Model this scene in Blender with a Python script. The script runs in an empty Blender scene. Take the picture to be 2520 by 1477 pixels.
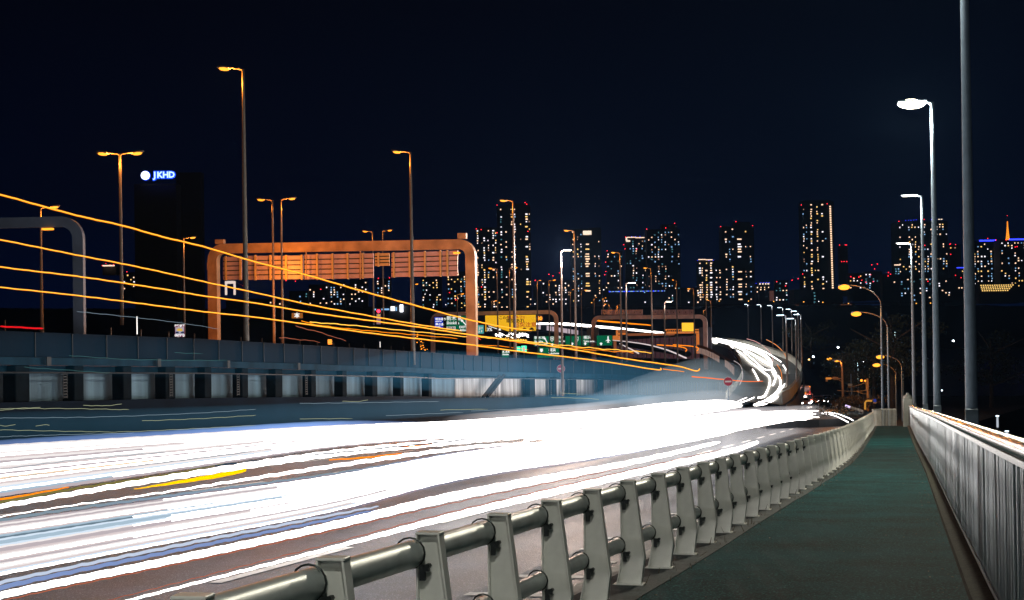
import bpy, bmesh, math, random
from mathutils import Vector, Matrix

S = bpy.context.scene
COL = S.collection
RND = random.Random(7)
F_PX = 4480.0
# ------------------------------------------------------------------ camera
YAW, PITCH, ROLL = math.radians(11.85), 0.0137, 0.014
EYE = Vector((0, 0, 1.6))
Fh = Vector((-math.sin(YAW), math.cos(YAW), 0))
CF = (Fh * math.cos(PITCH) + Vector((0, 0, 1)) * math.sin(PITCH)).normalized()
R0 = Vector((math.cos(YAW), math.sin(YAW), 0))
U0 = R0.cross(CF)
CR = R0 * math.cos(ROLL) - U0 * math.sin(ROLL)
CU = U0 * math.cos(ROLL) + R0 * math.sin(ROLL)
cam_data = bpy.data.cameras.new('camera')
cam_data.lens = 64.0
cam_data.sensor_width = 36.0
cam_data.clip_start = 0.1
cam_data.clip_end = 12000
cam = bpy.data.objects.new('camera', cam_data)
COL.objects.link(cam)
cam.matrix_world = Matrix(((CR.x, CU.x, -CF.x, EYE.x), (CR.y, CU.y, -CF.y, EYE.y), (CR.z, CU.z, -CF.z, EYE.z), (0, 0, 0, 1)))
S.camera = cam
# ------------------------------------------------------------------ world (clear night sky over a city)
w = bpy.data.worlds.new('World'); S.world = w
w.use_nodes = True
nt = w.node_tree; nt.nodes.clear()
out = nt.nodes.new('ShaderNodeOutputWorld'); bg = nt.nodes.new('ShaderNodeBackground')
tc = nt.nodes.new('ShaderNodeTexCoord'); sp = nt.nodes.new('ShaderNodeSeparateXYZ'); rp = nt.nodes.new('ShaderNodeValToRGB')
nt.links.new(tc.outputs['Generated'], sp.inputs[0]); nt.links.new(sp.outputs['Z'], rp.inputs[0])
e = rp.color_ramp.elements
e[0].position = 0.0; e[0].color = (0.0003, 0.0028, 0.0170, 1)
e[1].position = 0.22; e[1].color = (0.0003, 0.0004, 0.0019, 1)
n1 = e.new(0.07); n1.color = (0.0002, 0.0013, 0.0078, 1)
nt.links.new(rp.outputs[0], bg.inputs[0]); bg.inputs[1].default_value = 1.0
nt.links.new(bg.outputs[0], out.inputs[0])
# ------------------------------------------------------------------ exposure / render
S.view_settings.view_transform = 'Standard'
S.view_settings.look = 'None'
S.view_settings.exposure = 0.0
S.view_settings.gamma = 1.0
S.view_settings.use_curve_mapping = False
S.cycles.use_denoising = True
S.cycles.max_bounces = 5
S.cycles.diffuse_bounces = 2
S.cycles.glossy_bounces = 3
S.cycles.volume_bounces = 0
S.cycles.sample_clamp_indirect = 4
S.cycles.use_light_tree = True

# ------------------------------------------------------------------ geometry helpers
def ray(px, py):
    """direction of the sight line through a point of the 2520-wide photograph, length 1 along the view axis"""
    return CF + CR * ((px - 1260.0) / F_PX) - CU * ((py - 738.5) / F_PX)
def D(px, py, d):
    return EYE + ray(px, py) * d
def proj(p):
    v = Vector(p) - EYE
    d = v.dot(CF)
    return 1260 + F_PX * v.dot(CR) / d, 738.5 - F_PX * v.dot(CU) / d, d
def prof(y):
    """height of the road's profile along its run"""
    if y < 200: return -0.044 * y
    if y < 380: return -8.8 - 0.0375 * (y - 200)
    return -15.55 - 0.002 * (y - 380)
def P(px, py, h=0.0):
    """point of the road surface, raised by h, seen at px,py"""
    r = ray(px, py)
    t = 3.0; last = 0
    while t < 900:
        p = EYE + r * t
        if p.z < prof(p.y) + h:
            break
        last = t; t *= 1.02
    a, b = last, t
    for _ in range(30):
        m = (a + b) / 2; p = EYE + r * m
        if p.z < prof(p.y) + h: b = m
        else: a = m
    return EYE + r * b
def interp(tab, y):
    if y <= tab[0][0]:
        a, b = tab[0], tab[1]
    elif y >= tab[-1][0]:
        return tab[-1][1]
    else:
        for a, b in zip(tab, tab[1:]):
            if a[0] <= y <= b[0]: break
    return a[1] + (b[1] - a[1]) * (y - a[0]) / (b[0] - a[0])

class MB:
    """collects shapes into one mesh"""
    def __init__(s): s.v = []; s.f = []; s.m = []
    def quad(s, a, b, c, d, mi=0):
        n = len(s.v); s.v += [tuple(a), tuple(b), tuple(c), tuple(d)]; s.f.append((n, n+1, n+2, n+3)); s.m.append(mi)
    def box(s, c, sz, mat=None, mi=0, bev=0.0):
        hx, hy, hz = sz[0]/2, sz[1]/2, sz[2]/2
        M = mat or Matrix.Identity(3)
        c = Vector(c)
        n = len(s.v)
        if bev <= 0:
            for z in (-hz, hz):
                for x, y in ((-hx, -hy), (hx, -hy), (hx, hy), (-hx, hy)):
                    s.v.append(tuple(c + M @ Vector((x, y, z))))
            for f in ((0, 3, 2, 1), (4, 5, 6, 7), (0, 1, 5, 4), (1, 2, 6, 5), (2, 3, 7, 6), (3, 0, 4, 7)):
                s.f.append(tuple(n + i for i in f)); s.m.append(mi)
        else:
            b = min(bev, hx*.45, hy*.45, hz*.45)
            ring = [(-hx+b, -hy), (hx-b, -hy), (hx, -hy+b), (hx, hy-b), (hx-b, hy), (-hx+b, hy), (-hx, hy-b), (-hx, -hy+b)]
            lv = [(-hz, .0), (-hz+b, 1.), (hz-b, 1.), (hz, .0)]
            for z, k in lv:
                q = 1 - (1-k) * b / max(hx, hy, 1e-6)
                for x, y in ring:
                    s.v.append(tuple(c + M @ Vector((x*(1-(1-k)*b/hx), y*(1-(1-k)*b/hy), z))))
            for l in range(3):
                for i in range(8):
                    j = (i+1) % 8
                    s.f.append((n+l*8+i, n+l*8+j, n+l*8+8+j, n+l*8+8+i)); s.m.append(mi)
            s.f.append(tuple(n + i for i in range(7, -1, -1))); s.m.append(mi)
            s.f.append(tuple(n + 24 + i for i in range(8))); s.m.append(mi)
        return s
    def tube(s, pts, rad, seg=8, mi=0, cap=True, up=None, squash=1.0):
        pts = [Vector(p) for p in pts]
        if not hasattr(rad, '__len__'): rad = [rad] * len(pts)
        n0 = len(s.v); k = len(pts)
        for i, p in enumerate(pts):
            t = (pts[min(i+1, k-1)] - pts[max(i-1, 0)]).normalized()
            ref = Vector((0, 0, 1)) if abs(t.z) < .9 else Vector((0, 1, 0))
            a = t.cross(ref).normalized(); b = t.cross(a).normalized()
            for q in range(seg):
                th = 2*math.pi*q/seg
                s.v.append(tuple(p + (a*math.cos(th) + b*math.sin(th)*squash) * rad[i]))
        for i in range(k-1):
            for q in range(seg):
                r = (q+1) % seg
                s.f.append((n0+i*seg+q, n0+i*seg+r, n0+(i+1)*seg+r, n0+(i+1)*seg+q)); s.m.append(mi)
        if cap:
            s.f.append(tuple(n0+q for q in range(seg-1, -1, -1))); s.m.append(mi)
            s.f.append(tuple(n0+(k-1)*seg+q for q in range(seg))); s.m.append(mi)
        return s
    def prism(s, poly, a, b, mi=0):
        """poly: list of 3D points of one end; extruded by vector b-a"""
        e = Vector(b) - Vector(a); n = len(s.v); k = len(poly)
        for p in poly: s.v.append(tuple(Vector(p)))
        for p in poly: s.v.append(tuple(Vector(p) + e))
        s.f.append(tuple(n+i for i in range(k-1, -1, -1))); s.m.append(mi)
        s.f.append(tuple(n+k+i for i in range(k))); s.m.append(mi)
        for i in range(k):
            j = (i+1) % k
            s.f.append((n+i, n+j, n+k+j, n+k+i)); s.m.append(mi)
        return s
    def ribbon(s, A, B, mi=0):
        for i in range(len(A)-1):
            s.quad(A[i], B[i], B[i+1], A[i+1], mi)
        return s
    def sphere(s, c, r, seg=10, rings=6, sz=1.0, mi=0):
        pts = []; c = Vector(c)
        pr = []; pz = []
        for i in range(rings+1):
            a = math.pi*i/rings - math.pi/2
            pr.append(max(r*math.cos(a), r*.02)); pz.append(r*math.sin(a)*sz)
        n0 = len(s.v)
        for i in range(rings+1):
            for q in range(seg):
                th = 2*math.pi*q/seg
                s.v.append((c.x+pr[i]*math.cos(th), c.y+pr[i]*math.sin(th), c.z+pz[i]))
        for i in range(rings):
            for q in range(seg):
                r2 = (q+1) % seg
                s.f.append((n0+i*seg+q, n0+i*seg+r2, n0+(i+1)*seg+r2, n0+(i+1)*seg+q)); s.m.append(mi)
        return s
    def mesh(s, name, smooth=False):
        me = bpy.data.meshes.new(name)
        me.from_pydata(s.v, [], s.f); me.update()
        if smooth:
            me.polygons.foreach_set('use_smooth', [True]*len(me.polygons))
        return me
    def build(s, name, mat, parent=None, smooth=False):
        me = s.mesh(name, smooth)
        for m in (mat if isinstance(mat, (list, tuple)) else [mat]): me.materials.append(m)
        if isinstance(mat, (list, tuple)): me.polygons.foreach_set('material_index', s.m)
        return link(name, me, parent)
def link(name, me, parent=None):
    o = bpy.data.objects.new(name, me); COL.objects.link(o)
    if parent is not None: o.parent = parent
    return o
def tag(o, label=None, cat=None, group=None, kind=None):
    if label: o['label'] = label
    if cat: o['category'] = cat
    if group: o['group'] = group
    if kind: o['kind'] = kind
    return o
def empty(name, loc=(0, 0, 0), rz=0.0):
    o = bpy.data.objects.new(name, None); COL.objects.link(o); o.location = loc; o.rotation_euler = (0, 0, rz)
    o.empty_display_size = .1
    return o
def smooth_angle(o, deg=35):
    me = o.data
    me.polygons.foreach_set('use_smooth', [True]*len(me.polygons))
    bm = bmesh.new(); bm.from_mesh(me)
    for ed in bm.edges:
        if len(ed.link_faces) == 2 and ed.calc_face_angle(0) > math.radians(deg): ed.smooth = False
    bm.to_mesh(me); bm.free()
    return o

# ------------------------------------------------------------------ materials
MATS = {}
def mat(name, base, rough=.6, metal=0.0, noise=0.0, nscale=3.0, bump=0.0, bscale=40.0, spec=.5, dark=None, streak=None):
    """procedural surface: base colour broken by two noises, roughness variation, fine bump"""
    if name in MATS: return MATS[name]
    m = bpy.data.materials.new(name); m.use_nodes = True
    nt = m.node_tree; b = nt.nodes['Principled BSDF']
    b.inputs['Roughness'].default_value = rough; b.inputs['Metallic'].default_value = metal
    b.inputs['Specular IOR Level'].default_value = spec
    tc = nt.nodes.new('ShaderNodeTexCoord'); mp = nt.nodes.new('ShaderNodeMapping')
    nt.links.new(tc.outputs['Object'], mp.inputs[0])
    if streak: mp.inputs['Scale'].default_value = streak
    no = nt.nodes.new('ShaderNodeTexNoise'); no.inputs['Scale'].default_value = nscale; no.inputs['Detail'].default_value = 6
    nt.links.new(mp.outputs[0], no.inputs['Vector'])
    r = nt.nodes.new('ShaderNodeValToRGB')
    dk = dark or tuple(c*(1-noise) for c in base)
    lt = tuple(min(1, c*(1+noise*.5)) for c in base)
    r.color_ramp.elements[0].position = .3; r.color_ramp.elements[0].color = (*dk, 1)
    r.color_ramp.elements[1].position = .7; r.color_ramp.elements[1].color = (*lt, 1)
    nt.links.new(no.outputs['Fac'], r.inputs[0]); nt.links.new(r.outputs[0], b.inputs['Base Color'])
    if bump:
        n2 = nt.nodes.new('ShaderNodeTexNoise'); n2.inputs['Scale'].default_value = bscale; n2.inputs['Detail'].default_value = 5
        nt.links.new(tc.outputs['Object'], n2.inputs['Vector'])
        bp = nt.nodes.new('ShaderNodeBump'); bp.inputs['Strength'].default_value = bump; bp.inputs['Distance'].default_value = .02
        nt.links.new(n2.outputs['Fac'], bp.inputs['Height']); nt.links.new(bp.outputs[0], b.inputs['Normal'])
    MATS[name] = m
    return m
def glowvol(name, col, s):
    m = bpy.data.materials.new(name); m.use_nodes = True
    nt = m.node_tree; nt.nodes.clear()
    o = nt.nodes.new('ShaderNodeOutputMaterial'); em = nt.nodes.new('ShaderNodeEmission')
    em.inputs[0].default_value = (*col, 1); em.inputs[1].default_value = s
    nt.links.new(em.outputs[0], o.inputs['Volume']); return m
def emis(name, col, strength, sampling=True):
    if name in MATS: return MATS[name]
    m = bpy.data.materials.new(name); m.use_nodes = True
    nt = m.node_tree; nt.nodes.clear()
    o = nt.nodes.new('ShaderNodeOutputMaterial'); em = nt.nodes.new('ShaderNodeEmission')
    em.inputs[0].default_value = (*col, 1); em.inputs[1].default_value = strength
    nt.links.new(em.outputs[0], o.inputs[0])
    m.cycles.emission_sampling = 'AUTO' if sampling else 'NONE'
    MATS[name] = m
    return m
def asphalt(name, base, sp, sc, rough, t0, t1, sl=.5):
    """asphalt: aggregate specks, worn lanes, patches"""
    m = bpy.data.materials.new(name); m.use_nodes = True
    nt = m.node_tree; b = nt.nodes['Principled BSDF']
    tc = nt.nodes.new('ShaderNodeTexCoord')
    v = nt.nodes.new('ShaderNodeTexVoronoi'); v.inputs['Scale'].default_value = sc/6
    nt.links.new(tc.outputs['Object'], v.inputs['Vector'])
    n = nt.nodes.new('ShaderNodeTexNoise'); n.inputs['Scale'].default_value = .7; n.inputs['Detail'].default_value = 8; n.inputs['Roughness'].default_value = .65
    nt.links.new(tc.outputs['Object'], n.inputs['Vector'])
    n3 = nt.nodes.new('ShaderNodeTexNoise'); n3.inputs['Scale'].default_value = sc/5; n3.inputs['Detail'].default_value = 3
    nt.links.new(tc.outputs['Object'], n3.inputs['Vector'])
    r1 = nt.nodes.new('ShaderNodeValToRGB'); r1.color_ramp.elements[0].position = .38; r1.color_ramp.elements[1].position = .64
    r1.color_ramp.elements[0].color = (*[c*.45 for c in base], 1); r1.color_ramp.elements[1].color = (*[c*1.6 for c in base], 1)
    nt.links.new(n.outputs['Fac'], r1.inputs[0])
    r2 = nt.nodes.new('ShaderNodeValToRGB'); r2.color_ramp.elements[0].position = t0; r2.color_ramp.elements[1].position = t1
    r2.color_ramp.elements[0].color = (0, 0, 0, 1); r2.color_ramp.elements[1].color = (1, 1, 1, 1)
    nt.links.new(n3.outputs['Fac'], r2.inputs[0])
    mx = nt.nodes.new('ShaderNodeMix'); mx.data_type = 'RGBA'
    nt.links.new(r2.outputs[0], mx.inputs['Factor']); nt.links.new(r1.outputs[0], mx.inputs['A']); mx.inputs['B'].default_value = (*sp, 1)
    nt.links.new(mx.outputs['Result'], b.inputs['Base Color'])
    bp = nt.nodes.new('ShaderNodeBump'); bp.inputs['Strength'].default_value = .5; bp.inputs['Distance'].default_value = .012
    nt.links.new(v.outputs['Distance'], bp.inputs['Height']); nt.links.new(bp.outputs[0], b.inputs['Normal'])
    b.inputs['Roughness'].default_value = rough; b.inputs['Specular IOR Level'].default_value = sl
    MATS[name] = m
    return m
M_walk = asphalt('green_asphalt', (.002, .040, .047), (.05, .27, .24), 210, .85, .57, .68, .04)
M_road = asphalt('road_asphalt', (.018, .029, .050), (.46, .49, .58), 300, .45, .58, .72, .35)
M_far_road = asphalt('far_asphalt', (.12, .10, .11), (.2, .18, .18), 40, .5, .6, .74)
M_conc = mat('weathered_concrete', (.035, .055, .055), .85, 0, .7, 3.5, .8, 30)
M_kerb = mat('kerb_stone', (.62, .60, .58), .7, 0, .35, 5, .3, 40)
M_brown = mat('mossy_kerb', (.035, .040, .022), .95, 0, .8, 14, 1.0, 45)
M_paint = mat('cream_steel_paint', (.86, .88, .82), .38, .0, .12, 7, .04, 120)
M_pipe = mat('painted_pipe', (.52, .59, .57), .36, .12, .22, 5, .05, 90, streak=(1, 1, 1))
M_bolt = mat('dark_bolt_steel', (.05, .06, .06), .45, .8, .4, 20)
M_bar = mat('brushed_aluminium_bar', (.88, .95, 1.0), .28, .45, .12, 8)
M_hand = mat('brushed_handrail', (.55, .56, .58), .22, .95, .25, 30, .12, 160, streak=(1, .15, 1))
M_pole = mat('grey_pole_paint', (.15, .22, .30), .5, .1, .15, 6, .05, 50)
M_polex = mat('dark_pole_paint', (.14, .12, .11), .45, .1, .15, 6)
M_gpink = mat('pink_lit_gantry_paint', (.80, .58, .55), .6, 0, .25, .8)  # pinkish light from the front is put into the base colour
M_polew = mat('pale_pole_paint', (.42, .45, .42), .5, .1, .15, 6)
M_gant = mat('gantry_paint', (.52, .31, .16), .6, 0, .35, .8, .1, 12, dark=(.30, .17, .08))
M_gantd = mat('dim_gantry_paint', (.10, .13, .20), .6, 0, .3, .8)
M_signback = mat('sign_back_aluminium', (.52, .36, .40), .5, .1, .15, 1.5)
M_signrib = mat('sign_rib', (.62, .42, .18), .6, .1, .2, 2)
M_dark = mat('dark_steel', (.03, .035, .04), .6, .3, .3, 4)
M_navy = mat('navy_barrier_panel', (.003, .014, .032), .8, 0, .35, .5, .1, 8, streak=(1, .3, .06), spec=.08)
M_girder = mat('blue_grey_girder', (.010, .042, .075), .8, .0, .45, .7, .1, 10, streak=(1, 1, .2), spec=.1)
M_panel = mat('warm_lit_stained_concrete', (.88, .78, .74), .7, 0, .75, .9, .2, 9, streak=(1, 1.2, .12))  # streaky stains; warm lamplight is put into the pale tone
M_panelb = mat('dim_blue_lit_stained_concrete', (.20, .32, .42), .7, 0, .6, .9, .2, 9, streak=(1, 1.2, .12))  # same wall, with dimmer bluish light put into the colour
M_pillar = mat('near_black_pillar', (.006, .012, .018), .9, 0, .4, 2, spec=.08)  # plain near-black tone for pillars, braces, piers and posts
M_bldg = mat('dark_tower_cladding', (.006, .007, .010), .6, 0, .4, .05)
M_bldg2 = mat('dark_block_cladding', (.010, .010, .012), .7, 0, .5, .05)
M_ground = mat('dark_ground', (.006, .007, .008), .95, 0, .5, .02)
M_line = mat('road_marking_paint', (.85, .82, .80), .6, 0, .3, 3)
M_green = mat('green_sign_face', (.0, .18, .09), .4, 0, .08, 1)
M_leaf = mat('dark_foliage', (.014, .026, .012), .8, 0, .6, 1.5)
M_leafb = mat('dry_foliage', (.08, .06, .03), .8, 0, .6, 1.5)
M_trunk = mat('bark', (.05, .04, .03), .9, 0, .5, 4)
M_red = mat('red_truck_paint', (.55, .10, .06), .4, 0, .1, 2)
M_glass = mat('dark_glass', (.01, .012, .015), .1, 0, .1, 1)
M_rub = mat('black_rubber', (.015, .015, .015), .8, 0, .2, 5)

E_lamp_o = emis('sodium_lamp_glow', (1.0, .34, .03), 2.4, False)
E_lamp_w = emis('white_lamp_glow', (1.0, .93, .72), 16, False)
E_lamp_c = emis('cool_lamp_glow', (.62, .85, 1.0), 9, False)
E_lamp_of = emis('far_sodium_glow', (1.0, .30, .02), 2.4, False)
E_red = emis('red_warning_glow', (1.0, .015, .03), 5, False)
E_blue = emis('blue_led_glow', (.02, .03, 1.0), 3.5, False)
WIN = [emis('warm_window_glow', (1.0, .66, .42), 1.7, False), emis('white_window_glow', (.95, .92, 1.0), 1.6, False),
       emis('cool_window_glow', (.30, .60, 1.0), .9, False), emis('amber_window_glow', (1.0, .62, .18), 1.5, False),
       emis('dim_window_glow', (.8, .45, .28), .6, False), emis('teal_window_glow', (.15, .5, .6), .5, False)]
# ================================================================== SETTING: ground, water, road, footway
def sheet(name, x0, x1, ys, zf, m, kind='structure', nx=1):
    b = MB()
    for a, c in zip(ys, ys[1:]):
        for i in range(nx):
            xa = x0 + (x1-x0)*i/nx; xb = x0 + (x1-x0)*(i+1)/nx
            b.quad((xa, a, zf(a)), (xb, a, zf(a)), (xb, c, zf(c)), (xa, c, zf(c)))
    o = b.build(name, m); tag(o, kind=kind); return o
GZ = -17.5
g = MB(); g.quad((-6000, -600, GZ), (6000, -600, GZ), (6000, 9000, GZ), (-6000, 9000, GZ))
tag(g.build('ground', M_ground), kind='structure')
M_water = mat('dark_water', (.002, .004, .006), .35, 0, .1, 1, .25, .35, spec=.2)
wt = MB(); wt.quad((4, -200, GZ+.3), (260, -200, GZ+.3), (260, 1500, GZ+.3), (4, 1500, GZ+.3))
tag(wt.build('water', M_water), kind='structure')

base_px = [(1459,1473),(1544,1427),(1620,1387),(1684,1352),(1737,1323),(1784,1294),(1825,1273),(1861,1254),(1895,1233),(1932,1215),(1985,1187),
           (2007,1172),(2045,1151),(2063,1138),(2097,1110),(2127,1073),(2144,1049)]
GT = []
for q in base_px:
    p = P(*q)
    if not GT or p.y > GT[-1][0] + .3: GT.append((p.y, p.x + .045))
GT = [(-8, -2.56), (7, -2.54), (10, -2.50)] + GT
_sm = []
for i, (y, x) in enumerate(GT):
    a = GT[max(0, i-1)][1]; b = GT[min(len(GT)-1, i+1)][1]
    _sm.append((y, x*.5 + (a+b)*.25 if 0 < i < len(GT)-1 else x))
GT = _sm
gx = lambda y: interp(GT, y)
Y_END = GT[-1][0]
fx = lambda y: interp([(-8, .72), (15, .72), (24, .74), (41, .79), (69, .78), (115, .86), (150, .9)], y)
ys = [-8 + 1.0*i for i in range(int(Y_END)+9)]
A = [(gx(y)+.33, y, prof(y)) for y in ys]; B = [(fx(y)-.16, y, prof(y)) for y in ys]
o = MB().ribbon(A, B).build('footway', M_walk); tag(o, kind='structure')
# concrete verge under the guardrail posts with a kerb face to the road
b = MB()
for y0, y1 in zip(ys, ys[1:]):
    def row(y): x = gx(y); z = prof(y); return [(x-.42, y, z-.17), (x-.40, y, z+.006), (x-.22, y, z+.010), (x+.33, y, z+.006), (x+.33, y, z-.02)]
    r0, r1 = row(y0), row(y1)
    for i in range(4): b.quad(r0[i], r0[i+1], r1[i+1], r1[i], 1 if i < 2 else 0)
o = b.build('verge', [M_conc, M_kerb]); tag(o, kind='structure')
# mossy kerb at the foot of the railing
b = MB()
for y0, y1 in zip(ys, ys[1:]):
    def row(y): x = fx(y); z = prof(y); return [(x-.17, y, z-.02), (x-.165, y, z+.07), (x-.02, y, z+.09), (x+.14, y, z+.09), (x+.16, y, z-1.6)]
    r0, r1 = row(y0), row(y1)
    for i in range(4): b.quad(r0[i], r0[i+1], r1[i+1], r1[i])
o = b.build('kerb', M_brown); tag(o, kind='structure')
# road deck
XL = -29.0
yr = [-8 + 2.0*i for i in range(220)]
b = MB()
for y0, y1 in zip(yr, yr[1:]):
    xr0 = gx(y0)-.40; xr1 = gx(y1)-.40
    for k in range(4):
        a0 = xr0+(XL-xr0)*k/4; a1 = xr0+(XL-xr0)*(k+1)/4; c0 = xr1+(XL-xr1)*k/4; c1 = xr1+(XL-xr1)*(k+1)/4
        b.quad((a1, y0, prof(y0)-.16), (a0, y0, prof(y0)-.16), (c0, y1, prof(y1)-.16), (c1, y1, prof(y1)-.16))
o = b.build('road', M_road); tag(o, kind='structure')
# earth under the road and beyond the end of the footway
b = MB()
for y0, y1 in zip(yr, yr[1:]):
    for sx, tx in ((gx(y0)-.4, gx(y0)-.4),):
        pass
    xa, xb = XL-.1, 1.0 if y0 < Y_END else (1.0 + (y0-Y_END)*.10)
    za, zb = prof(y0)-.45, prof(y1)-.45
    b.quad((xa, y0, za), (xb, y0, za), (xb, y1, zb), (xa, y1, zb))
    b.quad((xb, y0, za), (xb+3, y0, GZ), (xb+3, y1, GZ), (xb, y1, zb))
o = b.build('embankment', M_ground); tag(o, kind='structure')

# painted markings -------------------------------------------------
b = MB()
for k in range(34):
    y = 11.0 + 1.75*k
    x1 = gx(y)-.80
    b.quad((x1-.75, y, prof(y)-.152), (x1, y, prof(y)-.152), (x1, y+.28, prof(y+.28)-.152), (x1-.75, y+.28, prof(y+.28)-.152))
tag(b.build('road_markings', M_line), kind='structure')
def stripes(row_y, x0, x1, n, ln, skew=0.0):
    for k in range(n):
        xa = x0+(x1-x0)*k/n; xb = xa+(x1-x0)/n*.52
        b.quad((xa, row_y, prof(row_y)-.15), (xb, row_y, prof(row_y)-.15), (xb+skew, row_y+ln, prof(row_y+ln)-.15), (xa+skew, row_y+ln, prof(row_y+ln)-.15))
b = MB(); stripes(163, -8.5, -2.0, 9, 4.5); tag(b.build('crosswalk', M_line), kind='structure')
b = MB(); stripes(268, -16.5, -2.5, 14, 14); tag(b.build('crosswalk', M_line), kind='structure')
b = MB()
for xx in (-6.6, -10.4, -14.1, -17.8, -21.6):
    for k in range(28):
        y = 8 + 9.0*k
        b.quad((xx-.07, y, prof(y)-.152), (xx+.07, y, prof(y)-.152), (xx+.07, y+4.5, prof(y+4.5)-.152), (xx-.07, y+4.5, prof(y+4.5)-.152))
tag(b.build('lane_lines', M_line), kind='structure')

# ================================================================== GUARDRAIL along the footway
gr = empty('guardrail', (0, 0, 0))
tag(gr, 'cream steel guardrail with two thick pipe rails curving along the left edge of the footway', 'guardrail')
pb = MB()
def pprof(zs, f): return [f(z) for z in zs]
XLf = lambda z: -.045 + .045*min(1, z/.2) if z < .2 else 0.0
XRf = lambda z: .165 + (.198-.165)*(z/.24) if z < .24 else .198 + (.118-.198)*(z-.24)/(.90-.24)
zs = [0, .12, .24, .5, .72, .90]
web = [(XLf(z), 0, z) for z in zs] + [(XRf(z), 0, z) for z in reversed(zs)]
pb.prism([(x, -.006, z) for x, _, z in web], (0, -.006, 0), (0, .006, 0))
for s_, fn in ((1, XRf), (-1, XLf)):
    for z0, z1 in zip(zs, zs[1:]):
        x0, x1 = fn(z0), fn(z1)
        pb.prism([(x0-.005, -.048, z0), (x0+.005, -.048, z0), (x1+.005, -.048, z1), (x1-.005, -.048, z1)], (0, -.048, 0), (0, .048, 0))
pb.box((.060, 0, .903), (.135, .100, .014), bev=.004)
pb.box((.06, 0, -.005), (.27, .16, .02))
post_me = pb.mesh('post'); post_me.materials.append(M_paint)
clamp_mes = []
for zc, rr in ((.800, .082), (.345, .072)):
    cb = MB()
    ring = [(-.035 + rr*math.cos(t), -.058, zc + rr*math.sin(t)) for t in [math.pi*2*k/16 for k in range(17)]]
    cb.tube(ring, .0055, 6, cap=False)
    cb.box((.050, -.070, zc-.075), (.050, .035, .035))
    cb.tube([(.035, -.095, zc-.072), (.035, -.05, zc-.072)], .014, 6); cb.tube([(.070, -.095, zc-.064), (.070, -.05, zc-.064)], .014, 6)
    cb.box((.030, -.045, zc-.115), (.030, .02, .06))
    cm_ = cb.mesh('clamp'); cm_.materials.append(M_bolt); clamp_mes.append(cm_)
y = 1.30; posts = []
while y < Y_END:
    posts.append(y); y += 1.62
for k, y in enumerate(posts):
    p = link('post', post_me, gr); ang = math.atan2(gx(y+.5)-gx(y-.5), 1.0)
    p.location = (gx(y), y, prof(y)+.012); p.rotation_euler = (0, 0, -ang)
    if 4.5 < y < 36:
        for cm_ in clamp_mes: link('clamp', cm_, p)
yy = [0 + .81*i for i in range(int(Y_END/.81)+1)]
for zc, rr, nm in ((.800, .073, 'top_rail'), (.345, .063, 'lower_rail')):
    t = MB().tube([(gx(y)-.035, y, prof(y)+zc) for y in yy], rr, 20)
    o = t.build(nm, M_pipe, gr, True)
# the bend of the guardrail to the right past the end of the footway
ge = empty('guardrail'); tag(ge, 'short pale guardrail with close upright slats curving right beyond the end of the footway', 'guardrail')
E0 = Vector((gx(Y_END), Y_END, 0))
arc = [Vector((gx(Y_END)+.05, Y_END+.3, 0)), Vector((-1.28, Y_END+1.6, 0)), Vector((-.95, Y_END+2.1, 0)), Vector((-.45, Y_END+2.3, 0)), Vector((.0, Y_END+2.4, 0))]
tb = MB()
for i in range(22):
    f = i/21*(len(arc)-1); j = min(int(f), len(arc)-2); p = arc[j].lerp(arc[j+1], f-j)
    s = MB(); s.box((p.x, p.y, prof(p.y)+.55), (.05, .07, 1.1)); s.build('slat', M_paint, ge)
tb.tube([(p.x, p.y, prof(p.y)+1.08) for p in arc], .05, 8).build('top_rail', M_paint, ge)

# ================================================================== RAILING on the right
fc = empty('railing'); tag(fc, 'tall railing of thin vertical metal bars with a thick round handrail, right of the footway', 'railing')
FE = 118.0
bar = MB(); bar.box((0, 0, .63), (.0060, .013, 1.10)); bar_me = bar.mesh('bar'); bar_me.materials.append(M_bar)
y = 10.6; n = 0; rest = MB(); rr = random.Random(3)
SP = .14
while y < FE:
    lean = rr.uniform(-.30, .55)
    if n < 99:
        o = link('bar', bar_me, fc); o.location = (fx(y), y, prof(y)+.06); o.rotation_euler = (0, 0, lean)
    else:
        rest.box((fx(y), y, prof(y)+.69), (.0060, .013, 1.10), Matrix.Rotation(lean, 3, 'Z'))
    n += 1; y += SP
y = 10.6 - SP
while y > 4:
    rest.box((fx(y), y, prof(y)+.69), (.013, .028, 1.10)); y -= SP
o = rest.build('bar', M_bar, fc); o['kind'] = 'stuff'
yh = [0 + .9*i for i in range(int(FE/.9)+1)]
MB().tube([(fx(y)-.01, y, prof(y)+1.325) for y in yh], .060, 20).build('handrail', M_hand, fc, True)
for z in (.14, 1.235):
    t = MB()
    for y0, y1 in zip(yh, yh[1:]):
        t.quad((fx(y0)-.02, y0, prof(y0)+z-.02), (fx(y1)-.02, y1, prof(y1)+z-.02), (fx(y1)-.02, y1, prof(y1)+z+.02), (fx(y0)-.02, y0, prof(y0)+z+.02))
        t.quad((fx(y0)+.02, y0, prof(y0)+z-.02), (fx(y1)+.02, y1, prof(y1)+z-.02), (fx(y1)+.02, y1, prof(y1)+z+.02), (fx(y0)+.02, y0, prof(y0)+z+.02))
        t.quad((fx(y0)-.02, y0, prof(y0)+z-.02), (fx(y1)-.02, y1, prof(y1)+z-.02), (fx(y1)+.02, y1, prof(y1)+z-.02), (fx(y0)+.02, y0, prof(y0)+z-.02))
    t.build('cross_rail', M_bar, fc)
pp = MB()
y = 6.0
while y < FE:
    pp = MB(); pp.box((fx(y)+.06, y, prof(y)+.66), (.06, .05, 1.22)); pp.build('post', M_bar, fc); y += 4.0
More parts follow.
